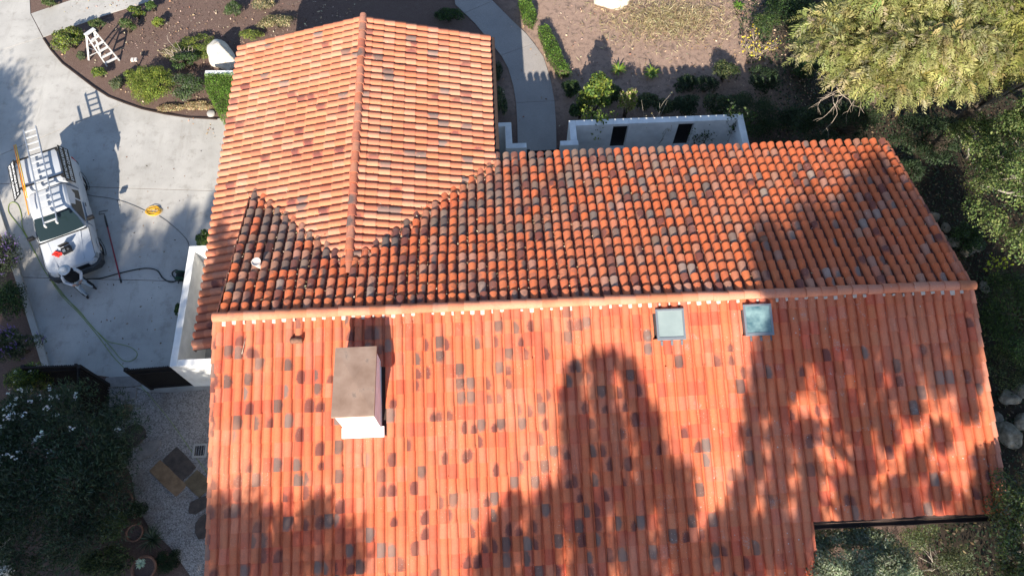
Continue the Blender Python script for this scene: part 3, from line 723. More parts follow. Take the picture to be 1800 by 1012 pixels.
def fin(o, level=0, sharp=.33):
    bm = bmesh.new(); bm.from_mesh(o.data); bmesh.ops.recalc_face_normals(bm, faces=bm.faces)
    for e in bm.edges: e.smooth = not (len(e.link_faces) == 2 and e.calc_face_angle(0) > sharp)
    bm.to_mesh(o.data); bm.free(); return o
def body_pr(w, zt, zsh, zb=.34): return [(w-.09, zb), (w-.015, zb+.12), (w, .62), (w-.02, zsh-.1), (w-.06, zsh), (w*.55, zt-.006), (0, zt)]
sec = [(2.36, body_pr(.60, .80, .72, .42)), (2.30, body_pr(.72, .88, .80, .40)), (2.16, body_pr(.82, .93, .86, .36)), (1.9, body_pr(.865, .975, .91)), (1.4, body_pr(.87, 1.02, .955)), (.98, body_pr(.87, 1.06, .985)),
       (.6, body_pr(.87, 1.04, .985)), (-.72, body_pr(.87, 1.02, .985)), (-1.4, body_pr(.87, 1.02, .985)), (-2.28, body_pr(.865, 1.0, .97)), (-2.38, body_pr(.84, .98, .95))]
fin(mirror_loft(sec).build('body', M['white_paint'], truck, True))
for sx in (-1, 1):
    MB().bar((sx*.80, 2.12, .925), (sx*.835, 1.0, 1.008), .012, .008).build('bonnet_gap', M['black_plastic'], truck, True)
    MB().bar((sx*.42, 2.2, .938), (sx*.55, 1.05, 1.045), .05, .014).build('bonnet_crease', M['white_paint'], truck, True, bevel=.006)
MB().bar((-.80, 1.045, 1.055), (.80, 1.045, 1.055), .05, .02).build('cowl', M['black_plastic'], truck, True)
# cab greenhouse
def gh(y, wb, wt, zb, zt): return (y, [(wb, zb), (wb-(wb-wt)*.5, zb+(zt-zb)*.5), (wt+.02, zt-.07), (wt-.05, zt-.015), (wt*.5, zt+.012), (0, zt+.018)])
cab = mirror_loft([gh(1.02, .80, .775, 1.0, 1.07), gh(.30, .815, .60, 1.0, 1.62), gh(.12, .82, .615, 1.0, 1.665), (gh(-.35, .82, .62, 1.0, 1.675)), gh(-.68, .82, .61, 1.0, 1.645), gh(-.76, .82, .60, 1.0, 1.60)])
fin(cab.build('cab', M['white_paint'], truck, True))
ws = MB(); A_, B_ = Vector((0, 1.0, 1.075)), Vector((0, .33, 1.612)); vs = []
for t_, hw in ((0.02, .745), (.5, .69), (.95, .585)):
    for k in range(7):
        x = (k/6*2-1)*hw; p_ = A_.lerp(B_, t_); vs.append((x, p_.y+.022-.05*(x/.75)**2+.03, p_.z+.016))
ws.add(vs, [(r*7+k, r*7+k+1, (r+1)*7+k+1, (r+1)*7+k) for r in range(2) for k in range(6)], True); wsh = ws.build('windshield', M['car_glass'], truck, True)
for sx in (-1, 1):
    MB().bar((sx*.12-.05, 1.02, 1.10), (sx*.12+.42, .93, 1.155), .015, .012).build('wiper', M['black_plastic'], wsh, True)
    side = lambda y, t_: (sx*(.82-.215*t_+.006), y, 1.03+.60*t_)
    q = MB().add([side(.80, .06), side(.34, .80), side(-.12, .86), side(-.14, .06)], [(0, 1, 2, 3)]); q.build('door_window', M['car_glass'], truck, True)
    q = MB().add([side(-.22, .06), side(-.20, .86), side(-.52, .82), side(-.66, .06)], [(0, 1, 2, 3)]); q.build('rear_window', M['car_glass'], truck, True)
    d = MB().box((sx*.868, .30, .72), (.012, 1.02, .52)).build('door', M['white_paint'], truck, True, bevel=.004)
    MB().box((sx*.882, -.08, .90), (.02, .16, .03)).build('door_handle', M['black_plastic'], d, True)
    mi = MB().box((sx*1.0, .72, 1.10), (.22, .12, .16)).box((sx*.88, .74, 1.07), (.10, .05, .05)).build('wing_mirror', M['black_plastic'], truck, True, bevel=.03)
    hl = MB().add([(sx*.50, 2.345, .66), (sx*.80, 2.20, .66), (sx*.845, 2.02, .70), (sx*.835, 2.04, .85), (sx*.78, 2.19, .86), (sx*.50, 2.325, .82)], [(0, 1, 4, 5), (1, 2, 3, 4)])
    fin(hl.build('headlight', M['lamp_glass'], truck, True))
    MB().box((sx*.78, -2.385, .80), (.12, .03, .30)).build('tail_light', M['red_cloth'], truck, True)
    for y in (1.52, -1.62):
        wo_ = MB().lathe([(.20, -.11), (.30, -.115), (.335, -.08), (.34, 0), (.335, .08), (.30, .115), (.20, .11)], (sx*.70, y, .34), 22, 'X').build('wheel', M['rubber'], truck, True)
        MB().lathe([(.02, sx*.10), (.08, sx*.105), (.12, sx*.07), (.20, sx*.085), (.215, sx*.11), (.215, -sx*.1)], (sx*.70, y, .34), 18, 'X').build('rim', M['chrome'], wo_, True)
        MB().lathe([(.345, -.006), (.362, -.006), (.362, .006), (.345, .006)], (sx*.862, y, .36), 22, 'X').build('wheel_arch', M['grey_plastic'], truck, True)
bp = mirror_loft([(2.46, [(.55, .42), (.58, .50), (.56, .62), (0, .63)]), (2.40, [(.74, .36), (.78, .50), (.75, .65), (0, .67)]), (2.26, [(.86, .35), (.895, .50), (.87, .66), (0, .68)]), (1.98, [(.87, .35), (.90, .50), (.88, .64), (0, .66)])])
fin(bp.build('front_bumper', M['grey_plastic'], truck, True))
MB().box((0, 2.372, .73), (1.0, .04, .17)).build('grille', M['black_plastic'], truck, True)
MB().box((0, -2.44, .50), (1.66, .14, .16)).build('rear_bumper', M['grey_plastic'], truck, True, bevel=.02)
# camper shell
def sh(y, wb, wt, zb, zt): return (y, [(wb, zb), (wb-.01, zb+.10), (wt+.02, zt-.09), (wt-.05, zt-.02), (wt*.5, zt+.005), (0, zt+.012)])
fin(mirror_loft([sh(-.80, .83, .66, 1.0, 1.70), sh(-.9, .84, .69, 1.0, 1.735), sh(-1.6, .84, .70, 1.0, 1.75), sh(-2.25, .835, .685, 1.0, 1.735), sh(-2.37, .82, .66, 1.0, 1.70)]).build('camper_shell', M['white_paint'], truck, True))
MB().add([(-.62, -2.385, 1.15), (.62, -2.385, 1.15), (.55, -2.375, 1.58), (-.55, -2.375, 1.58)], [(0, 1, 2, 3)]).build('shell_rear_window', M['car_glass'], truck, True)
for y in (-.93, -2.2):
    rk = MB().bar((-.74, y, 1.86), (.74, y, 1.86), .05, .04)
    for sx in (-1, 1): rk.bar((sx*.66, y, 1.70), (sx*.66, y, 1.85), .06, .03)
    rk.build('rack_bar', M['black_metal'], truck, True)
# lettered boards along both sides of the shell
def text_mesh(s, size):
    cu = bpy.data.curves.new('lettering', 'FONT'); cu.body = s; cu.size = size; cu.align_x = 'CENTER'; cu.align_y = 'CENTER'; cu.offset = size*.008; cu.space_character = 1.08; cu.extrude = .001; cu.resolution_u = 2
    ob = bpy.data.objects.new('tmp', cu); col.objects.link(ob); dg = bpy.context.evaluated_depsgraph_get(); me = bpy.data.meshes.new_from_object(ob.evaluated_get(dg)); bpy.data.objects.remove(ob); bpy.data.curves.remove(cu); me.name = 'lettering'; return me
for sx, ytilt, dx in ((1, 52, .27), (-1, 22, .12)):
    a = math.radians(ytilt); bh, bl = .44, 1.62
    dn = Vector((sx*math.sin(a), 0, -math.cos(a))); top = Vector((sx*.74, -1.56, 1.80)); cen = top+dn*bh/2; nrm = Vector((sx*math.cos(a), 0, math.sin(a)))
    xr = Vector((0, sx, 0))                     # reading direction seen from outside
    R = Matrix((xr, -dn, nrm)).transposed()
    bd = MB().box(cen, (bl, bh, .02), R).build('sign_board', M['black_plastic'], truck, True); bd['label'] = ['black board lettered in white hung out from the side of the shell'][0]
    for s, off, sz in (('SAFE NO-WALK ROOF &', .095, .155), ('EXTERIOR CLEANING', -.105, .155)):
        me = text_mesh(s, sz); wv_ = max(v.co.x for v in me.vertices)-min(v.co.x for v in me.vertices); k = min(1, (bl-.10)/wv_)
        me.transform(Matrix.Diagonal((k, 1, 1, 1))); m4 = R.to_4x4(); m4.translation = cen+R @ Vector((0, off, .0125)); me.transform(m4)
        link('lettering', me, M['white_print'], bd)
    MB().bar(top+Vector((0, -.6, -.05)), Vector((sx*.70, -2.16, 1.86)), .03).bar(top+Vector((0, .6, -.05)), Vector((sx*.70, -.96, 1.86)), .03).build('sign_bracket', M['black_metal'], truck, True)
def Tw(x, y, z):
    R = Matrix.Rotation(TH-math.pi/2, 3, 'Z'); return tc + R @ Vector((x, y, z))
TR = TH-math.pi/2
# extension ladder on the rack
lad = empty('extension_ladder', Tw(-.04, -1.1, 1.89), 'long aluminium extension ladder strapped on top of the white truck', 'ladder', rz=TR)
for k, (hw, y0, y1, z) in enumerate(((.225, -2.42, 2.16, .03),)):
    for sx in (-1, 1): MB().bar((sx*hw, y0, z), (sx*hw, y1, z), .028, .075).build('ladder_rail', M['alu'], lad, True)
    if k == 0:
        n = 15
        for i in range(n):
            y = y0+.14+(y1-y0-.24)*i/(n-1); MB().box((0, y, z+.012), (2*hw-.03, .060, .026)).build('ladder_rung', M['white_alu'], lad, True)
for sx in (-1, 1): MB().box((sx*.20, 2.20, .03), (.06, .08, .12)).build('ladder_foot', M['white_alu'], lad, True)
for nm, xx, mt, lb in (('cleaning_pole', .62, 'orange', 'orange and yellow pole lying along the left edge of the truck rack'), ('cleaning_pole', .56, 'cord_yellow', 'thin yellow pole beside the orange pole on the truck rack')):
    o = MB().tube([Tw(xx, -2.95, 1.93), Tw(xx-.01, -1.5, 1.91), Tw(xx, .35 if mt == 'orange' else -.4, 1.90)], .022, 8).build(nm, M[mt]); tag(o, lb, 'pole'); base_mesh(o, Tw(xx, -1.5, 1.9))
# things on the bonnet
cs = empty('controller_case', Tw(-.02, 1.72, 1.0), 'small open black equipment case on the truck bonnet', 'case', rz=TR+.12)
MB().box((0, 0, .075), (.34, .26, .12)).build('case_base', M['black_plastic'], cs, True, bevel=.012)
MB().box((0, -.17, .20), (.34, .04, .24), Matrix.Rotation(-.35, 3, 'X')).build('case_lid', M['black_plastic'], cs, True, bevel=.012)
MB().lathe([(.0, .17), (.045, .165), (.055, .14), (.055, .13)], (-.08, .03, 0), 14).build('dial', M['grey_plastic'], cs, True)
MB().box((.08, .03, .142), (.10, .12, .012)).build('screen', M['sky_frame'], cs, True)
rg = MB(); P0 = Tw(.33, 1.72, 1.012); rr = random.Random(4); N = 8; vs = []; fs = []
for i in range(N):
    for j in range(N):
        x, y = (i/(N-1)-.5)*.30, (j/(N-1)-.5)*.17; vs.append(P0+Vector((x*.95+y*.5+rr.uniform(-.03, .03), y-x*.45+rr.uniform(-.03, .03), .02+.05*abs(math.sin(i*1.9+j*1.3))*rr.uniform(.4, 1))))
fs = [(i*N+j, (i+1)*N+j, (i+1)*N+j+1, i*N+j+1) for i in range(N-1) for j in range(N-1)]
rg.add(vs, fs, True); rag = rg.build('cleaning_rag', M['red_cloth']); rag.modifiers.new('t', 'SOLIDIFY').thickness = .012; base_mesh(rag, P0); tag(rag, 'crumpled red rag on the truck bonnet beside the black case', 'rag')

# ------------------------------------------------------------------ person leaning at the truck's nose
PX, PY = -6.84, 3.52; FA = math.radians(-52)        # where they stand, which way they face
per = empty('person', (PX, PY, 0), 'person in grey hat, black vest, white sleeves and jeans standing at the truck bumper', 'person', rz=FA-math.pi/2); per.scale = (1.12, 1.12, 1.03)
def skin_body(joints, edges, name):
    me = bpy.data.meshes.new(name); me.from_pydata([j[0] for j in joints], edges, []); ob = bpy.data.objects.new(name, me); col.objects.link(ob)
    sm = ob.modifiers.new('skin', 'SKIN'); sv = me.skin_vertices[0].data
    for i, j in enumerate(joints): sv[i].radius = j[1]; sv[i].use_root = (i == 0)
    ob.modifiers.new('sub', 'SUBSURF').levels = 2; ob.modifiers['sub'].render_levels = 2
    dg = bpy.context.evaluated_depsgraph_get(); m2 = bpy.data.meshes.new_from_object(ob.evaluated_get(dg)); bpy.data.objects.remove(ob); m2.name = name; return m2
J = [((0, 0, .95), (.155, .12)), ((0, .0, 1.12), (.15, .115)), ((0, .01, 1.32), (.18, .125)), ((0, .01, 1.44), (.12, .09)), ((0, .03, 1.52), (.055, .055)), ((0, .05, 1.60), (.075, .085)), ((0, .055, 1.70), (.08, .09)), ((0, .05, 1.77), (.05, .055)),
     ((.20, 0, 1.40), (.07, .07)), ((.27, .06, 1.15), (.055, .055)), ((.12, .27, 1.07), (.042, .042)), ((.06, .31, 1.08), (.04, .025)),
     ((-.20, 0, 1.40), (.07, .07)), ((-.27, .06, 1.15), (.055, .055)), ((-.12, .27, 1.07), (.042, .042)), ((-.06, .31, 1.08), (.04, .025)),
     ((.10, .0, .86), (.115, .12)), ((.13, .10, .50), (.09, .095)), ((.15, .12, .10), (.07, .07)), ((.15, .13, .05), (.048, .045)), ((.17, .26, .035), (.042, .032)),
     ((-.10, .0, .86), (.115, .12)), ((-.14, .03, .50), (.09, .095)), ((-.17, -.02, .10), (.07, .07)), ((-.17, -.01, .05), (.048, .045)), ((-.20, .12, .035), (.042, .032))]
E_ = [(0, 1), (1, 2), (2, 3), (3, 4), (4, 5), (5, 6), (6, 7), (3, 8), (8, 9), (9, 10), (10, 11), (3, 12), (12, 13), (13, 14), (14, 15), (0, 16), (16, 17), (17, 18), (18, 19), (19, 20), (0, 21), (21, 22), (22, 23), (23, 24), (24, 25)]
# fingers: short chains rooted in the palm
for sx, pi in ((1, 11), (-1, 15)):
    px_, py_, pz_ = J[pi][0]
    for k in range(4):
        b0 = len(J); J += [((px_-sx*(.005+.006*k), py_+.035-.012*k, pz_+.02-.014*k), (.010, .010)), ((px_-sx*(.030+.004*k), py_+.055-.014*k, pz_+.015-.014*k), (.009, .009)), ((px_-sx*.045, py_+.045-.012*k, pz_-.002-.013*k), (.008, .008))]; E_ += [(pi, b0), (b0, b0+1), (b0+1, b0+2)]
    b0 = len(J); J += [((px_-sx*.005, py_-.005, pz_+.035), (.011, .011)), ((px_-sx*.028, py_+.015, pz_+.055), (.009, .009))]; E_ += [(pi, b0), (b0, b0+1)]
pm = skin_body(J, E_, 'body'); bo = link('body', pm, None, per)
for k in ('skin', 'jeans', 'vest', 'shirt', 'boot'): pm.materials.append(M[k])
for f in pm.polygons:
    c = f.center; f.use_smooth = True; hand = c.y > .265 and .9 < c.z < 1.25
    arm = abs(c.x) > .175 or (c.y > .125 and .95 < c.z < 1.3)
    f.material_index = 0 if (c.z > 1.50 or hand) else 4 if c.z < .10 else 1 if c.z < .97 and not arm else 3 if arm and c.z > .95 else 2
# face: nose, brow, mouth
fc = MB().box((0, .150, 1.635), (.028, .035, .045)).box((0, .140, 1.585), (.05, .012, .012)).build('face_features', M['skin'], per, True, bevel=.006)
MB().lathe([(.0, 1.83), (.06, 1.825), (.10, 1.79), (.112, 1.735), (.118, 1.715), (.165, 1.705), (.19, 1.70), (.165, 1.695), (.10, 1.70)], (0, .05, 0), 20).build('hat', M['hat'], per, True)
MB().lathe([(.205, 1.42), (.228, 1.30), (.20, 1.12), (.192, .98)], (0, 0, 0), 18).build('vest', M['vest'], per, True).scale = (1, .72, 1)
rc = empty('remote_controller', (0, 0, 0), 'small black remote controller held in the hands of the person by the truck', 'remote'); Rp = Matrix.Rotation(FA-math.pi/2, 3, 'Z'); rc.location = Vector((PX, PY, 0))+Rp @ Vector((0, .345, 1.085)); rc.rotation_euler = (0, 0, FA-math.pi/2)
MB().box((0, 0, 0), (.16, .10, .035), Matrix.Rotation(.4, 3, 'X')).build('controller_body', M['black_plastic'], rc, True, bevel=.01)
MB().box((0, .02, .045), (.12, .012, .07), Matrix.Rotation(.6, 3, 'X')).build('screen', M['sky_frame'], rc, True)

# ------------------------------------------------------------------ hoses, cords and tools on the driveway
def smooth_pts(pts, n=8):
    P = [Vector((p[0], p[1], p[2] if len(p) > 2 else 0)) for p in pts]; out = []
    for i in range(len(P)-1):
        p0, p1, p2, p3 = P[max(i-1, 0)], P[i], P[i+1], P[min(i+2, len(P)-1)]
        for k in range(n):
            t = k/n; out.append(.5*((2*p1)+(p2-p0)*t+(2*p0-5*p1+4*p2-p3)*t*t+(3*p1-p0-3*p2+p3)*t**3))
    return out+[P[-1]]
def hose(pts, r, name, mat, label, cat, n=8):
    q = [Vector((p.x, p.y, float(gz(p.x, p.y))+r+.004)) for p in smooth_pts(pts, n)]
    o = MB().tube(q, r, 6).build(name, M[mat]); base_mesh(o, q[0]); return tag(o, label, cat)
hose([(-7.06,3.99), (-6.79,4.00), (-6.48,4.01), (-5.88,4.18), (-5.28,4.31), (-4.86,4.34), (-4.49,4.23), (-4.23,3.91), (-3.93,3.73), (-3.69,3.82), (-3.65,4.10), (-3.79,4.22), (-3.92,4.11), (-3.83,3.94), (-3.60,3.88)], .022, 'garden_hose', 'hose_dark', 'dark hose curving from the person to the reel by the white enclosure wall', 'hose')
hose([(-8.35,4.03), (-7.75,3.35), (-7.04,2.71), (-6.51,2.12), (-6.14,1.78), (-5.78,1.48), (-5.32,1.35), (-4.94,1.22), (-4.68,1.00), (-4.70,0.79), (-4.94,0.69), (-5.22,0.81), (-5.59,1.21), (-6.14,1.76), (-6.77,2.40), (-7.60,3.23), (-8.29,4.00)], .0085, 'garden_hose', 'hose_green', 'yellow-green hose looping on the lower driveway above the black gate', 'hose')
hose([(-8.40,4.06), (-7.78,3.31), (-7.02,2.59), (-6.19,1.71), (-5.52,0.93), (-5.13,0.55), (-4.56,-0.01), (-4.00,-0.57), (-3.11,-1.53), (-2.30,-2.53), (-1.57,-3.40), (-0.98,-4.07)], .0085, 'garden_hose', 'hose_green', 'straight yellow-green hose running through the gate and over the gravel', 'hose')
hose([(-9.20,5.17), (-9.61,5.82), (-9.95,6.34), (-10.13,6.90), (-10.34,7.32), (-10.55,7.49), (-10.71,7.42), (-10.68,7.13), (-10.51,6.87), (-10.22,6.55), (-9.92,6.21), (-9.50,5.62), (-9.08,5.01), (-8.70,4.45), (-8.35,4.03)], .012, 'garden_hose', 'hose_green', 'yellow-green hose bent in a loop on the left side of the truck', 'hose')
hose([(-7.91,7.76), (-7.51,7.64), (-6.94,7.53), (-6.36,7.35), (-5.95,7.17), (-5.62,7.00), (-5.32,6.83)], .008, 'extension_lead', 'cord_dark', 'thin dark cord running from the truck to the yellow coil', 'cord')
hose([(-4.81,6.61), (-4.51,6.39), (-4.19,6.12), (-3.86,5.81), (-3.55,5.44), (-3.41,5.05)], .008, 'extension_lead', 'cord_dark', 'thin dark cord running from the yellow coil to the white wall', 'cord')
coil = []; cc = Vector((-5.061, 6.822, 0.000)); rr = random.Random(9)
for k in range(150):
    a = k*.36; r0 = .17+.07*math.sin(k*.11)+rr.uniform(-.015, .015); coil.append(cc+Vector((math.cos(a)*r0*1.25+.05*math.sin(k*.05), math.sin(a)*r0*.85, .02+.07*(k/150)*rr.uniform(.5, 1))))
o = MB().tube(coil, .011, 5).build('cord_coil', M['cord_yellow']); base_mesh(o, cc); tag(o, 'coil of yellow extension cord lying on the driveway', 'cord')
pl = empty('cleaning_brush', (-5.756, 3.841, 0.000), 'long red pole with a brush head lying on the driveway beside the truck', 'brush')
a, b = Vector((-6.843, 6.572, 0.000)), Vector((-5.756, 3.841, 0.000)); a.z = .04; b.z = .03
MB().tube([a.lerp(b, .10), b], .024, 8).build('pole', M['red_paint'], pl); MB().tube([a.lerp(b, -.04), a.lerp(b, .14)], .032, 8).build('pole_grip', M['black_plastic'], pl)
MB().tube([b-(b-a)*.05, b+(b-a)*.02], .03, 8).build('pole_end', M['black_plastic'], pl)
h0 = Vector((-6.971, 6.782, 0.000)); h0.z = .05
hd = MB().tube([a+Vector((0, 0, .01)), h0+Vector((.05, .0, 0)), h0+Vector((-.14, -.02, 0)), h0+Vector((-.15, .10, 0)), h0+Vector((.16, .15, 0))], .014, 6).build('brush_frame', M['cord_dark'], pl)
rl = empty('hose_reel', (-3.487, 3.854, 0.000), 'dark green hose reel tucked against the white enclosure wall', 'hose reel')
q = Vector((-3.487, 3.854, 0.000))
MB().lathe([(.0, -.14), (.19, -.14), (.20, -.12), (.12, -.11), (.12, .11), (.20, .12), (.19, .14), (0, .14)], q+Vector((0, 0, .24)), 16, 'Y').build('drum', M['reel_green'], rl)
for s_ in (-1, 1): MB().bar(q+Vector((-.16, s_*.17, 0)), q+Vector((0, s_*.17, .26)), .03).bar(q+Vector((.16, s_*.17, 0)), q+Vector((0, s_*.17, .26)), .03).build('reel_stand', M['black_metal'], rl)
MB().tube([q+Vector((math.cos(k*.4)*.14, -.10+.20*k/60, .24+math.sin(k*.4)*.14)) for k in range(60)], .018, 6).build('wound_hose', M['hose_dark'], rl)

# ------------------------------------------------------------------ folding stepladder on the mulch
f1, f2 = Vector((-8.270, 14.240, 0.000)), Vector((-7.792, 14.536, 0.000)); r1 = Vector((-9.123, 14.631, 0.000)); r2 = r1+(f2-f1)*.92
t1, t2 = Vector((-8.494, 14.637, 1.450)), Vector((-8.245, 14.908, 1.450))
sl_ = empty('step_ladder', (f1+f2+r1+r2)/4, 'aluminium folding stepladder standing open on the mulch among shrubs', 'ladder')
for a, b, nm in ((f1, t1, 'front_rail'), (f2, t2, 'front_rail'), (r1, t1, 'rear_leg'), (r2, t2, 'rear_leg')):
    MB().bar(a, b-Vector((0, 0, .03)), .045 if nm == 'front_rail' else .035, .07).build(nm, M['white_alu'], sl_)
for k in range(5):
    t_ = .10+.175*k; a, b = f1.lerp(t1, t_), f2.lerp(t2, t_); MB().bar(a, b, .11, .028).build('step', M['white_alu'], sl_)
MB().bar(t1-(t2-t1)*.15, t2+(t2-t1)*.15, .17, .04).build('top_cap', M['white_alu'], sl_)
for t_ in (.15, .6): MB().bar(r1.lerp(t1, t_), r2.lerp(t2, t_), .025).build('rear_brace', M['white_alu'], sl_)
for a, b in ((f1, r1), (f2, r2)):
    tt = t1 if a is f1 else t2; MB().bar(a.lerp(tt, .5), b.lerp(tt, .5), .012).build('spreader', M['alu'], sl_)

# ------------------------------------------------------------------ stones, pots and small garden things
def rock(name, p, s, mat, label, cat, seed, group=None, rough=.22, flat=.75, rz=0):
    r = random.Random(seed); bm = bmesh.new(); bmesh.ops.create_icosphere(bm, subdivisions=4, radius=1)
    pl = [(Vector((r.gauss(0, 1), r.gauss(0, 1), r.gauss(0, .8))).normalized(), r.uniform(.62, .92)) for _ in range(9)]
    for v in bm.verts:
        n = v.co.normalized(); k = 1.0
        for d, c in pl:
            q = n.dot(d)
            if q > c*.9: k = min(k, c/q)
        k *= 1+rough*.25*math.sin(n.x*5+seed)*math.cos(n.y*6+seed*2)+rough*.12*math.sin(n.z*13+n.x*9+seed)
        v.co = Vector((n.x*s[0], n.y*s[1], n.z*s[2]))*k
        if v.co.z < -s[2]*.35: v.co.z = -s[2]*.35
    me = bpy.data.meshes.new(name); bm.to_mesh(me); bm.free()
    for f in me.polygons: f.use_smooth = True
    o = link(name, me, mat); o.location = Vector(p)+Vector((0, 0, s[2]*.28)); o.rotation_euler = (0, 0, rz); return tag(o, label, cat, group)
rock('boulder', (-3.301, 14.292, 0.000), (.60, .66, .80), M['boulder'], 'big pale angular boulder beside the garage roof in the planting bed', 'boulder', 12, rough=.15)
rock('boulder', (13.889, 17.724, -0.800), (.85, .50, .50), M['boulder'], 'pale boulder at the top edge of the bare dirt yard', 'boulder', 8)
def flag(p, a, b, rz, mat, label, cat='stone', seed=1, n=9, h=.035, square=False):
    r = random.Random(seed); pts = []
    if square: pts = [(-a, -b), (a*.2, -b*1.04), (a, -b*.95), (a*1.02, b*.3), (a*.96, b), (-a*.3, b*1.03), (-a*1.02, b*.94)]
    else:
        for k in range(n): t_ = 2*math.pi*k/n; q = r.uniform(.82, 1.1); pts.append((a*q*math.cos(t_), b*q*math.sin(t_)))
    o = MB().prism(pts, -.03, h).build('stepping_stone', mat, bevel=.012); o.location = (p[0], p[1], .012); o.rotation_euler = (0, 0, rz); return tag(o, label, cat, 'stepping stones in the gravel court')
flag((-4.943, -0.058, 0.000), .62, .19, .0, M['flag_grey'], 'long pale stone slab at the gate threshold, nearest the driveway', seed=1, square=True)
flag((-4.974, -0.527, 0.000), .55, .22, .05, M['flag_grey'], 'mottled grey stone slab just below the gate threshold slab', seed=2, square=True)
flag((-4.828, -1.116, 0.000), .46, .26, .25, M['flag_brown'], 'faint brown flagstone between the mottled slab and the dark round stone', seed=3)
flag((-4.241, -1.945, 0.000), .43, .42, .4, M['flag_dark'], 'dark round rough stone set in the gravel court', seed=4, n=11, h=.06)
flag((-3.680, -2.468, 0.000), .46, .24, .75, M['flag_grey'], 'oval grey flagstone right of the dark round stone', seed=5)
flag((-2.589, -2.988, 0.000), .52, .30, -.78, M['flag_dark'], 'dark rectangular flagstone right of the tan one', seed=6, square=True)
flag((-2.891, -3.437, 0.000), .66, .24, -.72, M['flag_tan'], 'long tan rectangular flagstone in the middle of the gravel', seed=7, square=True)
flag((-1.880, -3.665, 0.000), .38, .28, -.75, M['flag_brown'], 'small brown square flagstone close to the roof edge', seed=8, square=True)
flag((-1.735, -4.321, 0.000), .46, .24, .5, M['flag_dark'], 'dark oval flagstone below the small brown one', seed=9)
flag((-1.547, -5.033, 0.000), .24, .42, .1, M['flag_dark'], 'dark flagstone half hidden by the roof edge', seed=10)
dg = empty('drain_box', (-1.974, -2.583, 0.000), 'small pale concrete drain box in the gravel by the hose', 'drain')
q = Vector((-1.974, -2.583, 0.000)); 
fr = MB()
for dx, dy, a, b in ((0, .2, .46, .07), (0, -.2, .46, .07), (.2, 0, .07, .33), (-.2, 0, .07, .33)): fr.box(q+Vector((dx, dy, .02)), (a, b, .05))
fr.build('drain_rim', M['concrete'], dg)
for k in range(5): MB().bar(q+Vector((-.16+.08*k, -.165, .02)), q+Vector((-.16+.08*k, .165, .02)), .03).build('drain_bar', M['black_metal'], dg)
o = MB().lathe([(0, .05), (.15, .05), (.165, .035), (.165, -.03)], (-3.467, 11.479, 0.000), 20).build('stepping_disc', M['concrete']); base_mesh(o, (-3.467, 11.479, 0.000)); tag(o, 'round pale paving disc at the end of the planting bed near the green hedge', 'paver')
lb = empty('garden_light', (-6.927, 14.177, 0.000), 'small white garden light box beside the round yellow-green shrub', 'light'); q = Vector((-6.927, 14.177, 0.000))
MB().box(q+Vector((0, 0, .18)), (.05, .05, .36)).build('stake', M['fascia'], lb); MB().box(q+Vector((-.06, 0, .40)), (.12, .15, .10)).build('lamp_head', M['white_vent'], lb, bevel=.01); MB().box(q+Vector((.08, 0, .40)), (.11, .15, .10)).build('lamp_head', M['white_vent'], lb, bevel=.01)
ga, gb = Vector((-3.627, 12.987, 0.800)), Vector((-2.124, 12.916, 0.800)); ga.z = gb.z = 0
rk_ = MB().bar(ga, gb, .20, 1.6).build('garden_wall', M['stucco'], bevel=.02); base_mesh(rk_, (ga+gb)/2); tag(rk_, 'short white wall end between the boulder and the bright green hedge', 'wall')
for k, (uv, s, lab) in enumerate([((26.150, 6.231, -1.827), .30, 'grey rounded creek boulder nearest the roof corner'), ((26.294, 5.585, -1.660), .26, 'pale creek stone below the grey rounded boulder'), ((26.413, 4.860, -1.600), .30, 'tan creek stone in the middle of the creek stones'), ((26.862, 4.528, -1.600), .40, 'largest mossy creek boulder, right of the roof rake'), ((27.257, 4.613, -1.600), .24, 'flat pale creek stone beside the largest creek boulder'), ((26.021, 5.088, -1.601), .22, 'small creek stone against the roof rake'), ((27.017, 2.881, -1.600), .28, 'lone flat stone in the dark undergrowth below the creek stones'),
        ((26.452, -1.571, -1.600), .42, 'rounded grey boulder at the right edge beside the lower roof'), ((26.952, -1.335, -1.600), .34, 'pale boulder cut by the right edge of the picture'), ((25.911, -2.928, -1.600), .55, 'big hollowed boulder beside the lower roof corner'), ((26.624, -2.465, -1.600), .40, 'shaded boulder right of the big hollowed boulder'), ((25.798, -2.282, -1.600), .26, 'small boulder tucked under the lower roof edge')]):
    rock('creek_boulder', uv, (s*.95, s*.8, s*.62), M['creek'], lab, 'boulder', 20+k, 'boulders along the creek', rz=k*1.3)
for k, uv in enumerate([(-7.825, -5.167, 0.000), (-7.645, -5.599, 0.000), (-7.773, -5.928, 0.000), (-7.456, -6.075, 0.000), (-7.554, -6.514, 0.000)]):
    rock('edging_stone', uv, (.28, .24, .22), M['boulder'], ['pale edging stone at the lower left corner, topmost of the row', 'second pale edging stone from the top in the lower left corner', 'pale edging stone cut by the left edge near the lower corner', 'small pale edging stone at the lower left corner by the bush', 'pale edging stone below the picture corner'][k], 'stone', 50+k, 'pale stones edging the lower left bed', rz=k)

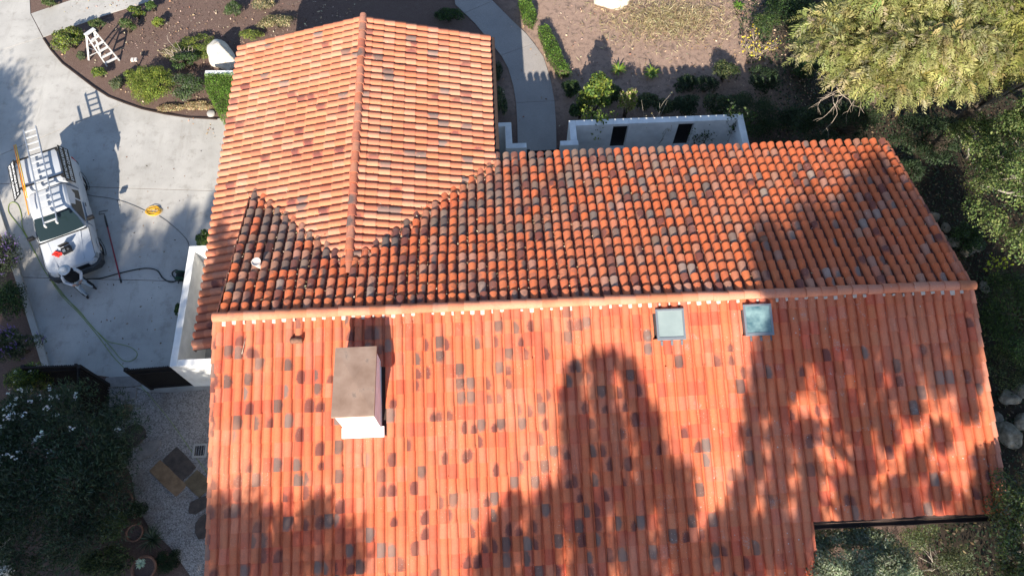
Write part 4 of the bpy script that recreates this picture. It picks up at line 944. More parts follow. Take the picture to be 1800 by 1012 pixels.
# ------------------------------------------------------------------ foliage
def leafmesh(name, P, D, N, size, asp, tint, mat, parent=None, fold=.0):
    """one rhombic leaf per point: P positions, D long axis, N facing"""
    n = len(P); D = D/np.linalg.norm(D, axis=1, keepdims=True).clip(1e-6); S = np.cross(D, N); S /= np.linalg.norm(S, axis=1, keepdims=True).clip(1e-6)
    L = (np.asarray(size).reshape(-1, 1)*np.ones((n, 1)))*.5; Wd = L*asp
    up = np.cross(S, D)*L*fold
    V = np.stack([P-D*L, P+S*Wd-D*L*.1+up, P+D*L, P-S*Wd-D*L*.1+up], 1).reshape(-1, 3)
    Q = np.arange(4*n).reshape(n, 4)
    return np_mesh(name, V, Q, np.clip(tint, .004, .95), False, mat=mat, parent=parent)
def unit(n, g): 
    v = g.normal(size=(n, 3)); return v/np.linalg.norm(v, axis=1, keepdims=True)
def tints(n, g, pal_, jit_=.22):
    pal_ = np.array(pal_); i = g.integers(len(pal_), size=n); return pal_[i]*(1+g.normal(0, jit_, (n, 1)))*(1+g.normal(0, .06, (n, 3)))
def clump_points(g, c, rad, n, K, cr, low=-.25):
    """leaf positions on a crown made of K uneven clumps inside an ellipsoid"""
    c = np.array(c); rad = np.array(rad); u = unit(K, g); u[:, 2] = np.where(u[:, 2] < low, -u[:, 2], u[:, 2])
    cc = u*(g.uniform(.45, 1.0, (K, 1))**.5)*(1-cr*.75); rr = cr*g.uniform(.6, 1.25, K)
    w_ = rr**2; k = g.choice(K, n, p=w_/w_.sum()); d = unit(n, g); d[:, 2] = np.where(d[:, 2] < -.5, -d[:, 2], d[:, 2])
    q = cc[k]+d*rr[k][:, None]*(g.uniform(.35, 1.02, (n, 1))**.6)
    return c+q*rad, d, k, c+cc*rad
GREEN = [(.055, .10, .022), (.075, .125, .028), (.04, .075, .02)]
LIME = [(.20, .24, .035), (.15, .20, .03), (.24, .26, .05), (.10, .155, .025)]
OLIVE = [(.10, .125, .045), (.13, .14, .06), (.075, .095, .035)]
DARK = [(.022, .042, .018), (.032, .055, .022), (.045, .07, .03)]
GREY = [(.10, .125, .075), (.14, .16, .10), (.07, .095, .055)]
BRIGHT = [(.12, .22, .025), (.15, .25, .035), (.09, .17, .022)]
STRAW = [(.42, .34, .20), (.50, .43, .27), (.33, .25, .14), (.26, .22, .10)]
def bush(name, p, rx, ry, h, palette, label, seed, n=2600, leaf=.075, asp=.55, cat='shrub', K=22, cr=.36, group=None, flowers=None, upright=0, mat='leaf', stems=True):
    g = np.random.default_rng(seed); p = Vector(p); e = empty(name, p, label, cat, group)
    P, d, k, cc = clump_points(g, (0, 0, h*.48), (rx, ry, h*.55), n, K, cr); P[:, 2] = np.maximum(P[:, 2], .02)
    tone = g.normal(1, .16, K)[k][:, None]; N = d+g.normal(0, .55, (n, 3)); N[:, 2] += .35
    D = np.cross(N, g.normal(size=(n, 3)))+np.array([0, 0, upright])
    leafmesh('crown', P, D, N, leaf*g.uniform(.65, 1.35, n), asp, tints(n, g, palette)*tone, M[mat], e, .15)
    if stems:
        mb = MB()
        for c in cc[:9]: mb.tube([(g.normal(0, .04), g.normal(0, .04), -.02), (c[0]*.4, c[1]*.4, c[2]*.5), tuple(c)], [.022, .014, .006], 5)
        mb.build('stem', M['bark'], e, True)
    if flowers:
        nf, colr, fs, spike = flowers; i = g.choice(n, nf); top = P[i][np.argsort(-P[i][:, 2])][:nf]
        if spike:
            PP, DD, NN = [], [], []
            for q in top:
                ax = np.array([q[0]*.5, q[1]*.5, .6])+g.normal(0, .25, 3); ax /= np.linalg.norm(ax)
                for s_ in range(9): PP.append(q+ax*(.04+.028*s_)); DD.append(g.normal(size=3)+ax*.5); NN.append(g.normal(size=3))
            PP, DD, NN = np.array(PP), np.array(DD), np.array(NN)
        else:
            m_ = 7; PP = np.repeat(top, m_, 0)+g.normal(0, fs*.7, (nf*m_, 3))+np.array([0, 0, .03]); DD = unit(nf*m_, g); NN = unit(nf*m_, g)+np.array([0, 0, 1.0])
        leafmesh('flowers', PP, DD, NN, fs, .75, tints(len(PP), g, colr, .08), M['petal'], e)['kind'] = 'stuff'
    return e
# planting bed by the driveway
bush('round_shrub', (-9.852, 15.371, -0.000), .70, .80, .95, LIME+OLIVE, 'leafy yellow-green shrub at the pointed corner of the bed, left of the stepladder', 101, 3800, .085)
bush('low_shrub', (-8.990, 16.383, -0.000), .38, .28, .55, GREEN+OLIVE, 'small shrub just above the stepladder', 102, 1500, .075)
bush('low_shrub', (-7.358, 17.021, -0.000), .42, .28, .6, GREEN+LIME, 'small green shrub at the back of the mulch, left of two', 103, 1600, .075)
bush('low_shrub', (-7.631, 16.176, -0.000), .42, .34, .7, OLIVE+GREEN, 'dull green shrub right of the stepladder top', 104, 1700, .075)
bush('low_shrub', (-6.793, 17.388, -0.000), .30, .24, .5, GREEN, 'small green shrub at the top edge of the mulch bed', 105, 1100, .07)
bush('low_shrub', (-6.323, 16.441, -0.000), .27, .25, .45, LIME, 'small lime shrub standing alone in the mulch', 106, 1100, .07)
bush('low_shrub', (-9.394, 14.736, -0.000), .24, .24, .35, OLIVE+GREY, 'dry little shrub at the foot of the stepladder', 107, 800, .06)
bush('low_shrub', (-8.372, 13.674, -0.000), .34, .28, .5, GREEN+LIME, 'small green shrub below the stepladder by the driveway edge', 108, 1400, .08)
bush('round_shrub', (-5.942, 12.731, -0.000), 1.12, 1.08, .85, LIME, 'large round clipped yellow-green shrub beside the driveway curve', 109, 11000, .052, .6, K=60, cr=.25)
bush('loose_shrub', (-4.446, 12.644, -0.000), .85, .85, .75, GREY+GREEN, 'loose grey-green shrub between the round shrub and the square hedge', 110, 3600, .07)
bush('loose_shrub', (-7.479, 13.039, -0.000), .38, .42, .45, OLIVE+GREY, 'thin olive shrub at the left foot of the round clipped shrub', 111, 1500, .06)
bush('ground_cover', (-4.411, 14.981, -0.000), 1.15, .75, .42, LIME+OLIVE, 'low golden ground cover left of the pale boulder', 112, 6500, .06, K=30, cr=.28, cat='ground cover')
bush('ground_cover', (-2.232, 15.550, -0.000), .60, .36, .38, LIME+OLIVE, 'low golden ground cover right of the pale boulder under the roof', 113, 2200, .06, cat='ground cover')
bush('loose_shrub', (-1.038, 16.164, -0.000), .95, .45, .5, OLIVE+STRAW, 'straggly yellowing shrub above the garage roof corner', 114, 3200, .055, cat='shrub')
bush('grass_clump', (-3.050, 16.952, -0.000), .45, .42, .6, GREEN+GREY, 'grey-green grassy clump at the top of the bed, left of the garage', 115, 2000, .16, .12, cat='grass', upright=1.5)
bush('grass_clump', (-1.848, 17.290, -0.000), .55, .35, .5, STRAW+GREY, 'pale dry clump at the top of the bed next to the grassy clump', 116, 1800, .14, .12, cat='grass', upright=1.2)
bush('low_shrub', (-11.474, 17.906, -0.000), .40, .22, .4, OLIVE+GREEN, 'low plants in the small planter at the top left', 117, 1400, .07, cat='shrub')
bush('dark_shrub', (-4.778, 14.038, -0.000), .70, .45, .7, DARK+GREEN, 'dark green shrub under the bare white twigs', 118, 2600, .07)
# bare pale twiggy shrub
def twigs(name, p, h, spread, nb, mat, label, seed, r0=.018, sub=3, cat='shrub', leaves=None, leaf=.06, base_r=.05):
    g = random.Random(seed); e = empty(name, p, label, cat); mb = MB(); tips = []
    for i in range(nb):
        a = g.uniform(0, 6.283); d = Vector((math.cos(a)*spread*g.uniform(.4, 1), math.sin(a)*spread*g.uniform(.4, 1), h*g.uniform(.7, 1.05)))
        s = Vector((math.cos(a)*base_r, math.sin(a)*base_r, -.03)); mid = d*.5+Vector((g.gauss(0, .08), g.gauss(0, .08), g.gauss(0, .04)))
        mb.tube([s, mid, d], [r0, r0*.7, r0*.25], 5); tips.append(d)
        for j in range(sub):
            t_ = g.uniform(.35, .9); b0 = (s.lerp(mid, t_*2) if t_ < .5 else mid.lerp(d, t_*2-1)); d2 = b0+Vector((g.gauss(0, .22)*spread, g.gauss(0, .22)*spread, g.uniform(.1, .4)*h)); mb.tube([b0, b0.lerp(d2, .5)+Vector((g.gauss(0, .03), g.gauss(0, .03), 0)), d2], [r0*.55, r0*.4, r0*.15], 4); tips.append(d2); tips.append(b0.lerp(d2, .5))
    mb.build('stem', M[mat], e, True)
    if leaves:
        gg = np.random.default_rng(seed); T_ = np.array([tuple(t_) for t_ in tips]); n = leaves[0]; P = T_[gg.integers(len(T_), size=n)]+gg.normal(0, leaves[2], (n, 3))
        leafmesh('foliage', P, unit(n, gg), unit(n, gg)+np.array([0, 0, .6]), leaf*gg.uniform(.6, 1.3, n), .6, tints(n, gg, leaves[1]), M['leaf'], e, .1)
    return e
twigs('bare_shrub', (-4.918, 14.368, 0.000), .95, .75, 9, 'dead_twig', 'bare shrub of pale twisted twigs in front of the boulder', 201, .022, 4)
# clipped bright hedge block
def hedge(poly, h, palette, label, seed, n=9000, leaf=.05, name='clipped_hedge', cat='hedge', wob=.05):
    g = np.random.default_rng(seed); cx, cy = np.mean([p[0] for p in poly]), np.mean([p[1] for p in poly]); z0 = float(gz(cx, cy)); e = empty(name, (cx, cy, z0), label, cat)
    poly = [(p[0]-cx, p[1]-cy) for p in poly]; m = len(poly)
    xs = [p[0] for p in poly]; ys = [p[1] for p in poly]; P = []; N = []
    def inside(x, y):
        r = False; j = m-1
        for i in range(m):
            if (poly[i][1] > y) != (poly[j][1] > y) and x < (poly[j][0]-poly[i][0])*(y-poly[i][1])/(poly[j][1]-poly[i][1])+poly[i][0]: r = not r
            j = i
        return r
    while len(P) < n*.62:
        x, y = g.uniform(min(xs), max(xs)), g.uniform(min(ys), max(ys))
        if inside(x, y): P.append((x, y, h+g.normal(0, .03)+wob*math.sin(x*4+seed)*math.cos(y*5))); N.append((0, 0, 1))
    per_ = [math.dist(poly[i], poly[(i+1) % m]) for i in range(m)]
    for i in range(m):
        a, b = poly[i], poly[(i+1) % m]; nx, ny = (b[1]-a[1]), -(b[0]-a[0]); L = math.hypot(nx, ny); k = int(n*.38*per_[i]/sum(per_))
        for _ in range(k):
            t_ = g.random(); P.append((a[0]+(b[0]-a[0])*t_+g.normal(0, .035), a[1]+(b[1]-a[1])*t_+g.normal(0, .035), h*g.random()**.8)); N.append((nx/L, ny/L, .3))
    P, N = np.array(P), np.array(N)+g.normal(0, .6, (len(P), 3)); D = np.cross(N, g.normal(size=(len(P), 3)))
    leafmesh('leaves', P, D, N, leaf*g.uniform(.65, 1.35, len(P)), .6, tints(len(P), g, palette)*(1+.25*np.sin(P[:, :1]*7)*np.cos(P[:, 1:2]*6)), M['leaf'], e, .15)
    inner = MB().prism([(p[0]*.92, p[1]*.92) for p in poly], 0, h*.9).build('core', M['bark'], e, True)
    return e
hedge([(-3.60,12.86), (-2.24,12.83), (-2.17,10.68), (-2.72,10.71), (-3.14,11.48), (-3.45,12.08)], .85, BRIGHT, 'bright green clipped hedge block against the garage, below the white wall end', 301, 9000, .045)
hedge([(9.59,17.82), (10.06,17.80), (10.31,16.80), (10.12,16.19), (9.74,16.62)], .5, BRIGHT+GREEN, 'upper of two trimmed green hedges along the outside of the front walk', 302, 4200, .06)
hedge([(10.37,15.97), (10.78,16.02), (11.12,15.06), (11.39,13.93), (11.62,13.34), (11.15,13.36), (10.68,14.42)], .5, BRIGHT+GREEN, 'lower of two trimmed green hedges along the outside of the front walk', 303, 5200, .06)
bush('loose_shrub', (6.408, 16.757, -0.552), .8, .45, .55, DARK+GREEN, 'dark shrub inside the curve of the front walk above the garage roof', 119, 2600, .075)
bush('loose_shrub', (8.578, 11.939, -0.792), .28, 1.0, .55, DARK+OLIVE, 'narrow olive shrub between the garage wall and the front walk', 120, 2000, .06)
bush('loose_shrub', (8.496, 13.705, -0.788), .25, .6, .45, DARK, 'small dark shrub beside the garage eave left of the walk', 121, 1200, .06)
def strap_plant(name, p, nl, L, palette, label, seed, w=.035, cat='plant', lift=.75):
    g = np.random.default_rng(seed); e = empty(name, p, label, cat); V, Q, Tn = [], [], []
    for i in range(nl):
        a = g.uniform(0, 6.283); l = L*g.uniform(.6, 1.1); dz = g.uniform(.35, 1.0)*lift; pts = []
        for k in range(6):
            t_ = k/5; r = l*t_*(.75-.1*t_); z = l*(dz*t_*1.5-t_*t_*dz*1.05)+.02; pts.append((math.cos(a)*r, math.sin(a)*r, z))
        s = np.array([-math.sin(a), math.cos(a), 0])*w; b0 = len(V)
        for k, q in enumerate(pts): ww = (1-(k/5)**2.5)*.95+.05; V.append(np.array(q)-s*ww); V.append(np.array(q)+s*ww)
        c = np.array(palette[int(g.integers(len(palette)))])*(1+g.normal(0, .18))
        for k in range(5): Q.append((b0+2*k, b0+2*k+1, b0+2*k+3, b0+2*k+2)); Tn.append(c)
    np_mesh('leaves', np.array(V), np.array(Q), np.clip(np.array(Tn), .004, .9), True, mat=M['leaf_gloss'], parent=e); return e
strap_plant('strap_leaf_plant', (13.771, 13.638, -0.800), 46, .62, BRIGHT+LIME, 'lime strap-leaved plant at the edge of the roof shadow, left of two', 401)
strap_plant('strap_leaf_plant', (15.220, 13.376, -0.800), 44, .66, BRIGHT+LIME, 'lime strap-leaved plant at the edge of the roof shadow, right of two', 402)
strap_plant('strap_leaf_plant', (19.708, 17.161, -0.801), 40, .5, BRIGHT, 'small spiky green plant in the dry leaves at the top right', 403)
bush('leafy_shrub', (12.457, 11.272, -0.800), .75, .65, 2.3, GREEN+LIME, 'leafy light green shrub just outside the courtyard wall', 122, 2600, .12, .7, K=14, cr=.42)
bush('leafy_shrub', (11.854, 11.205, -0.800), .55, .40, .8, GREEN+DARK, 'dark leafy shrub at the left corner of the courtyard wall', 123, 2000, .10, .7)
bush('variegated_shrub', (13.779, 11.163, -0.800), .45, .38, 1.7, LIME+[(.45, .38, .20), (.42, .28, .2)], 'cream and pink variegated shrub outside the courtyard wall', 124, 1700, .085, .6)
bush('loose_shrub', (15.418, 11.278, -0.800), .60, .42, .8, OLIVE+DARK, 'dull olive shrub outside the courtyard wall between the openings', 125, 2200, .07)
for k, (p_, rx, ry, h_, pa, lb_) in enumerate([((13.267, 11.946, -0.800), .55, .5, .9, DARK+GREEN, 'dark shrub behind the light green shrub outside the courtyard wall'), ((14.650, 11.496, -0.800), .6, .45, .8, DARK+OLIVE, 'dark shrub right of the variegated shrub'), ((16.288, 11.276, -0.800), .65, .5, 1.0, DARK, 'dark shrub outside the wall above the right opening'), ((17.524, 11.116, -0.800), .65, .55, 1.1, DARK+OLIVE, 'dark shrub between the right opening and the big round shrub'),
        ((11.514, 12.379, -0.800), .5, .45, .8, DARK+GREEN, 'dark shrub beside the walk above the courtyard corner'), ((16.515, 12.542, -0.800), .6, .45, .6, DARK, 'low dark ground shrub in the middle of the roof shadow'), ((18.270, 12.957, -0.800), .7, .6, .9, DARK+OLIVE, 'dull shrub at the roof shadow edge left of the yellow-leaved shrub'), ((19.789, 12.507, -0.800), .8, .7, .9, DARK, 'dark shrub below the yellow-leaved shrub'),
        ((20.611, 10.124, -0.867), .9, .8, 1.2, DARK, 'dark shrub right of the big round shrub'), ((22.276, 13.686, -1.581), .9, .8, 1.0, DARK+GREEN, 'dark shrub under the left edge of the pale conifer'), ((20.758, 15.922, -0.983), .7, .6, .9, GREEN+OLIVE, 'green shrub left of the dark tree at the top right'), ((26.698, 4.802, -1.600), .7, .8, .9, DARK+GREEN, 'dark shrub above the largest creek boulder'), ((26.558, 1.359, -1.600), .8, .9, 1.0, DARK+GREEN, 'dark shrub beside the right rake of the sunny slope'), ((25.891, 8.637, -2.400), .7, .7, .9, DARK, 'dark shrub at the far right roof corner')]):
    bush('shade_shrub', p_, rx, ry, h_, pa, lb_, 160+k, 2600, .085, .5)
bush('round_shrub', (18.750, 10.312, -0.800), 1.45, 1.25, 1.55, DARK+[(.06, .08, .03)], 'big round dark shrub at the right end of the courtyard wall', 126, 11000, .06, .55, K=60, cr=.25)
bush('round_shrub', (17.341, 12.397, -0.800), .65, .5, .7, DARK, 'low dark shrub in the roof shadow above the big round shrub', 127, 2600, .06)
twigs('yellow_leaf_shrub', (19.881, 14.267, -0.802), .8, .85, 12, 'dead_twig', 'open shrub with scattered yellow leaves at the edge of the pale conifer', 202, .014, 4, leaves=(150, [(.62, .48, .05), (.55, .5, .1)], .07), leaf=.11)
twigs('courtyard_shrub', (11.999, 9.349, -0.800), 2.5, .55, 8, 'bark', 'spindly green shrub inside the courtyard at its left end', 203, .02, 4, leaves=(700, GREEN+LIME, .12), leaf=.12)
twigs('courtyard_shrub', (14.719, 9.242, -0.800), 2.3, .75, 8, 'bark_pale', 'nearly bare shrub inside the courtyard between the two openings', 204, .016, 5, leaves=(40, STRAW, .05), leaf=.07)
twigs('courtyard_shrub', (16.343, 9.074, -0.800), 2.0, .6, 8, 'bark', 'thin twiggy shrub in front of the right courtyard opening', 205, .014, 5, leaves=(300, DARK+GREEN, .10), leaf=.09)
twigs('courtyard_shrub', (17.634, 9.142, -0.800), 2.5, .5, 6, 'bark', 'tall leafy shrub in the right corner of the courtyard', 206, .02, 5, leaves=(800, GREEN+DARK, .13), leaf=.12)
bush('wall_shrub', (-2.613, 5.092, -0.000), .36, .36, 1.1, GREEN, 'glossy green shrub by the garage just above the white enclosure wall', 128, 1700, .11, .5, mat='leaf_gloss')
bush('low_shrub', (-3.368, 2.495, -0.000), .14, .32, .4, GREEN, 'small green weed at the foot of the enclosure wall', 129, 420, .08)
# dry grass and leaf litter at the top
g = np.random.default_rng(77); C0 = np.array((16.383, 16.576, -0.800)); n = 5200; P = C0+np.stack([g.normal(0, 1.5, n), g.normal(0, .75, n), np.abs(g.normal(0, .12, n))+.0], 1); P[:, 2] = gz(P[:, 0], P[:, 1])+np.abs(g.normal(0, .13, n))
D = g.normal(size=(n, 3)); D[:, 2] = np.abs(D[:, 2])*.9; o = leafmesh('dry_grass', P, D, unit(n, g), .26*g.uniform(.5, 1.4, n), .07, tints(n, g, STRAW), M['straw']); o['kind'] = 'stuff'; tag(o, 'mat of pale dry grass on the dirt at the top right of the yard', 'dry grass')
n = 2600; P = np.stack([g.uniform(8.5, 24, n), g.uniform(9.8, 19, n), np.zeros(n)], 1); keep = g.random(n) < np.clip((P[:, 0]-9)/9, .12, 1); P = P[keep]; n = len(P); P[:, 2] = gz(P[:, 0], P[:, 1])+.01+g.uniform(0, .02, n)
N = g.normal(0, .5, (n, 3)); N[:, 2] = 1; o = leafmesh('fallen_leaves', P, np.cross(N, g.normal(size=(n, 3))), N, .10*g.uniform(.5, 1.4, n), .65, tints(n, g, [(.34, .23, .15), (.45, .33, .23), (.24, .14, .09)]), M['litter']); o['kind'] = 'stuff'; tag(o, 'brown fallen leaves scattered over the bare dirt yard', 'leaves')
# mulch chips
n = 5200; P = np.stack([g.uniform(-11.5, 2.5, n), g.uniform(8.2, 19, n), np.zeros(n)], 1); P[:, 2] = gz(P[:, 0], P[:, 1])-.025+g.uniform(0, .03, n); keep = (P[:, 1] > 12.2) | (P[:, 0] < -1.2); keep &= P[:, 1] > 10.6-.95*(P[:, 0]+2.5); 
keep &= (P[:, 1]-9.0) > -1.0*(P[:, 0]+1.5)*.62; P = P[keep]; n = len(P)
N = g.normal(0, .5, (n, 3)); N[:, 2] = 1; o = leafmesh('mulch_chips', P, np.cross(N, g.normal(size=(n, 3))), N, .085*g.uniform(.4, 1.5, n), .4, tints(n, g, [(.16, .10, .08), (.09, .06, .05), (.30, .22, .17)]), M['litter']); o['kind'] = 'stuff'; tag(o, 'brown bark mulch chips over the planting bed', 'mulch')
n = 900; P = np.stack([g.uniform(-11, 3, n), g.uniform(9.5, 18.5, n), np.zeros(n)], 1); P = P[(P[:, 1] > 12.6-.62*(P[:, 0]+7.0)) & ((P[:, 0] < -1.4) | (P[:, 1] > 12.2))]; n = len(P); P[:, 2] = .012+g.uniform(0, .02, n)
N = g.normal(0, .5, (n, 3)); N[:, 2] = 1; o = leafmesh('bed_litter', P, np.cross(N, g.normal(size=(n, 3))), N, .10*g.uniform(.4, 1.3, n), .6, tints(n, g, [(.42, .30, .20), (.50, .40, .28), (.26, .15, .09)]), M['litter']); o['kind'] = 'stuff'; tag(o, 'tan fallen leaves scattered over the mulch bed', 'leaves')
n = 170; P = np.stack([g.uniform(-8.5, -1.9, n), g.uniform(.5, 10.6, n), np.full(n, .012)], 1); N = g.normal(0, .3, (n, 3)); N[:, 2] = 1
o = leafmesh('driveway_litter', P, np.cross(N, g.normal(size=(n, 3))), N, .07*g.uniform(.4, 1.5, n), .5, tints(n, g, [(.16, .10, .06), (.26, .17, .1), (.08, .06, .04)]), M['litter']); o['kind'] = 'stuff'; tag(o, 'few small brown leaves scattered on the driveway', 'leaves')
# leaf litter caught in the roof valleys and barrel channels
PP = []
for k in range(1500):                                           # valleys
    t_ = g.random(); side = g.random() < .62
    if side: x = XG+WR*t_; y = (ZR-ze(x))/T
    else: x = XG*(1-t_)+.1; y = (ZR-zw(x))/T
    x += g.normal(0, .10); y += g.normal(0, .10); zz = max(zn(y), zw(x) if x < XG else ze(x)); PP.append((x, y, zz+.075+abs(g.normal(0, .03))))
for k in range(2100):                                           # channels of the north slope
    i = int(g.integers(int(LX/WN))); x = LX-(i*WN+.14+WN/2)+g.normal(0, .03); y = abs(g.normal(0, 2.6)) if x < 11 else g.uniform(.4, 5.5)
    if x > 11 and g.random() < .55: continue
    if y > DN-.1 or y < .3: continue
    if x < XG+WR and zn(y) < (zw(x) if x < XG else ze(x)): continue
    PP.append((x, y, zn(y)+.075+abs(g.normal(0, .02))))
for k in range(260): 
    y = g.uniform(1.8, 6.5); x = XG+g.uniform(.1, 2.6)*g.choice([-1, 1]); zz = zw(x) if x < XG else ze(x)
    if zz > zn(y): PP.append((x, y, zz+.08))
P = np.array(PP); n = len(P); N = g.normal(0, .6, (n, 3)); N[:, 2] = 1
o = leafmesh('leaf_litter', P, np.cross(N, g.normal(size=(n, 3))), N, .06*g.uniform(.4, 1.35, n), .5, tints(n, g, [(.34, .24, .15), (.24, .15, .09), (.42, .33, .23), (.10, .065, .04), (.14, .09, .05)]), M['litter']); o['kind'] = 'stuff'; tag(o, 'dry leaf litter caught in the roof valleys and between the weathered tiles', 'leaves')
tl = MB().tube([Vector((0.790, -1.067, 4.632))+Vector((0, 0, .09)), Vector((0.849, -0.819, 4.699))+Vector((0, 0, .10)), Vector((0.909, -0.600, 4.758))+Vector((0, 0, .12))], [.016, .011, .004], 5).build('fallen_twig', M['dead_twig']); tag(tl, 'small dry twig lying on the sunlit tiles near the left rake', 'twig')

# west bed: purple spikes and the big white-flowered bush
PUR = [(.20, .12, .34), (.27, .18, .42), (.14, .09, .26)]
bush('purple_salvia', (-9.885, 4.687, -0.000), .75, 1.1, 1.1, DARK+GREY, 'purple spiky flowering bush at the left edge beside the truck', 130, 3200, .11, .22, cat='shrub', flowers=(90, PUR, .045, True), upright=1.0)
bush('green_bush', (-9.283, 2.964, -0.000), .70, .85, 1.0, DARK+GREEN, 'plain green bush at the left edge between two purple ones', 131, 3200, .09, .35, cat='shrub')
bush('purple_salvia', (-8.570, 1.210, -0.000), .90, .75, 1.15, DARK+GREY, 'purple-tipped bush at the left edge just above the white-flowered bush', 132, 3600, .11, .22, cat='shrub', flowers=(60, PUR, .045, True), upright=1.0)
def big_bush(name, p, R, h, palette, label, seed, n, nf, leaf=.15):
    g = np.random.default_rng(seed); e = empty(name, p, label, 'bush'); P, d, k, cc = clump_points(g, (0, 0, h*.55), (R[0], R[1], h*.50), n, 70, .24, -.1)
    P[:, 2] = np.maximum(P[:, 2], .03); N = d+g.normal(0, .6, (n, 3)); N[:, 2] += .3; D = d*.8+g.normal(0, .6, (n, 3)); D[:, 2] += .5
    leafmesh('crown', P, D, N, leaf*g.uniform(.6, 1.3, n), .2, tints(n, g, palette)*g.normal(1, .18, 70)[k][:, None], M['leaf_gloss'], e, .1)
    mb = MB()
    for c in cc[:26]: mb.tube([(g.normal(0, .25), g.normal(0, .25), -.02), (c[0]*.5, c[1]*.5, c[2]*.5), tuple(c)], [.045, .03, .012], 6)
    mb.build('stem', M['bark'], e, True)
    i = np.argsort(-(P[:, 2]+.35*P[:, 1]-.25*P[:, 0]+g.normal(0, 1.3, n)))[:nf]; m_ = 9; PP = np.repeat(P[i], m_, 0)+g.normal(0, .045, (nf*m_, 3))+np.array([0, 0, .05])
    leafmesh('flowers', PP, unit(nf*m_, g), unit(nf*m_, g)+np.array([0, 0, 1]), .075, .8, tints(nf*m_, g, [(.80, .80, .76)], .05), M['petal'], e)['kind'] = 'stuff'; return e
big_bush('flowering_oleander', (-5.668, -3.566, -0.000), (2.95, 3.7), 3.2, [(.05, .078, .045), (.065, .095, .055), (.035, .06, .035), (.085, .11, .07)], 'huge dark bush dotted with white flowers in the lower left corner', 133, 52000, 52)
bush('white_flower_bush', (-7.419, -0.284, -0.000), .85, .6, 1.9, DARK+GREEN+LIME, 'sunlit top of a white-flowering bush left of the open gate leaf', 134, 4200, .12, .22, flowers=(26, [(.82, .82, .78)], .06, False), upright=.6, mat='leaf_gloss')
bush('ground_cover', (-5.147, 11.796, -0.000), .70, .22, .14, STRAW+[(.30, .17, .10)], 'drift of tan dead leaves along the bed edge below the round shrub', 140, 1500, .06, cat='leaves', stems=False)
bush('ground_cover', (-4.097, 11.858, -0.000), .75, .28, .16, STRAW+[(.32, .18, .11)], 'drift of dry orange-brown leaves in front of the square hedge', 141, 2000, .06, cat='leaves', stems=False)
bush('low_shrub', (-7.098, 13.557, -0.000), .30, .30, .35, LIME+OLIVE, 'small yellow-green shrub against the upper left of the round clipped shrub', 142, 1000, .06)
bush('ground_cover', (-5.589, 14.795, -0.000), .55, .40, .25, OLIVE+STRAW, 'thin straggly ground cover left of the bare white twigs', 143, 1500, .05, cat='ground cover')
bush('shade_fern', (-4.590, -2.674, -0.000), .65, .65, .5, DARK, 'dark fern mass at the edge of the gravel beside the dark round stone', 144, 2600, .12, .2, cat='fern')
bush('shade_fern', (-3.874, -4.600, -0.000), .7, .6, .45, DARK, 'dark fern mass between the empty clay pot and the small pot', 145, 2600, .12, .2, cat='fern')
bush('shade_fern', (-4.305, -5.944, -0.000), .9, .6, .6, DARK+OLIVE, 'dark foliage at the bottom edge left of the wide clay pot', 146, 3000, .12, .25, cat='fern')
bush('shade_fern', (-2.443, -6.012, -0.000), .45, .4, .3, DARK, 'low dark foliage between the wide clay pot and the gravel', 147, 1500, .10, .2, cat='fern')
# pots and plants under the bush
def pot(p, r, h, label, plant=None, seed=1):
    e = empty('clay_pot', p, label, 'pot'); MB().lathe([(r*.62, 0), (r*.92, h*.8), (r*1.06, h*.82), (r*1.06, h), (r*.90, h), (r*.86, h*.8)], (0, 0, 0), 22).build('pot', M['clay_pot'], e, True); MB().lathe([(0, h*.78), (r*.87, h*.79)], (0, 0, 0), 18).build('soil', M['soil'], e, True); return e
pot((-4.048, -4.182, 0.000), .30, .42, 'empty clay pot at the edge of the white-flowered bush')
pot((-3.553, -5.151, 0.000), .26, .34, 'small shaded clay pot below the empty one')
pot((-3.052, -6.221, 0.000), .36, .40, 'wide clay pot holding a pale succulent at the bottom edge')
strap_plant('rosette_plant', ((-3.145, -6.084, 0.000)[0], (-3.145, -6.084, 0.000)[1], .34), 60, .26, [(.42, .50, .36), (.55, .6, .45)], 'pale green succulent rosette sitting in the wide clay pot', 404, .03, 'plant', .9)
strap_plant('grassy_plant', (-3.056, -5.345, 0.000), 110, .75, GREY+DARK, 'fine grassy plant beside the gravel at the foot of the bush', 405, .010, 'plant', .9)
strap_plant('grassy_plant', (-3.523, -5.118, 0.000), 50, .35, GREY, 'tuft of fine grass in the small shaded clay pot', 406, .008, 'plant', .9)
bush('yellowing_shrub', (-4.130, -4.969, -0.000), .45, .5, 1.0, OLIVE+GREEN, 'yellowish shrub at the foot of the big white-flowered bush', 135, 1600, .08)

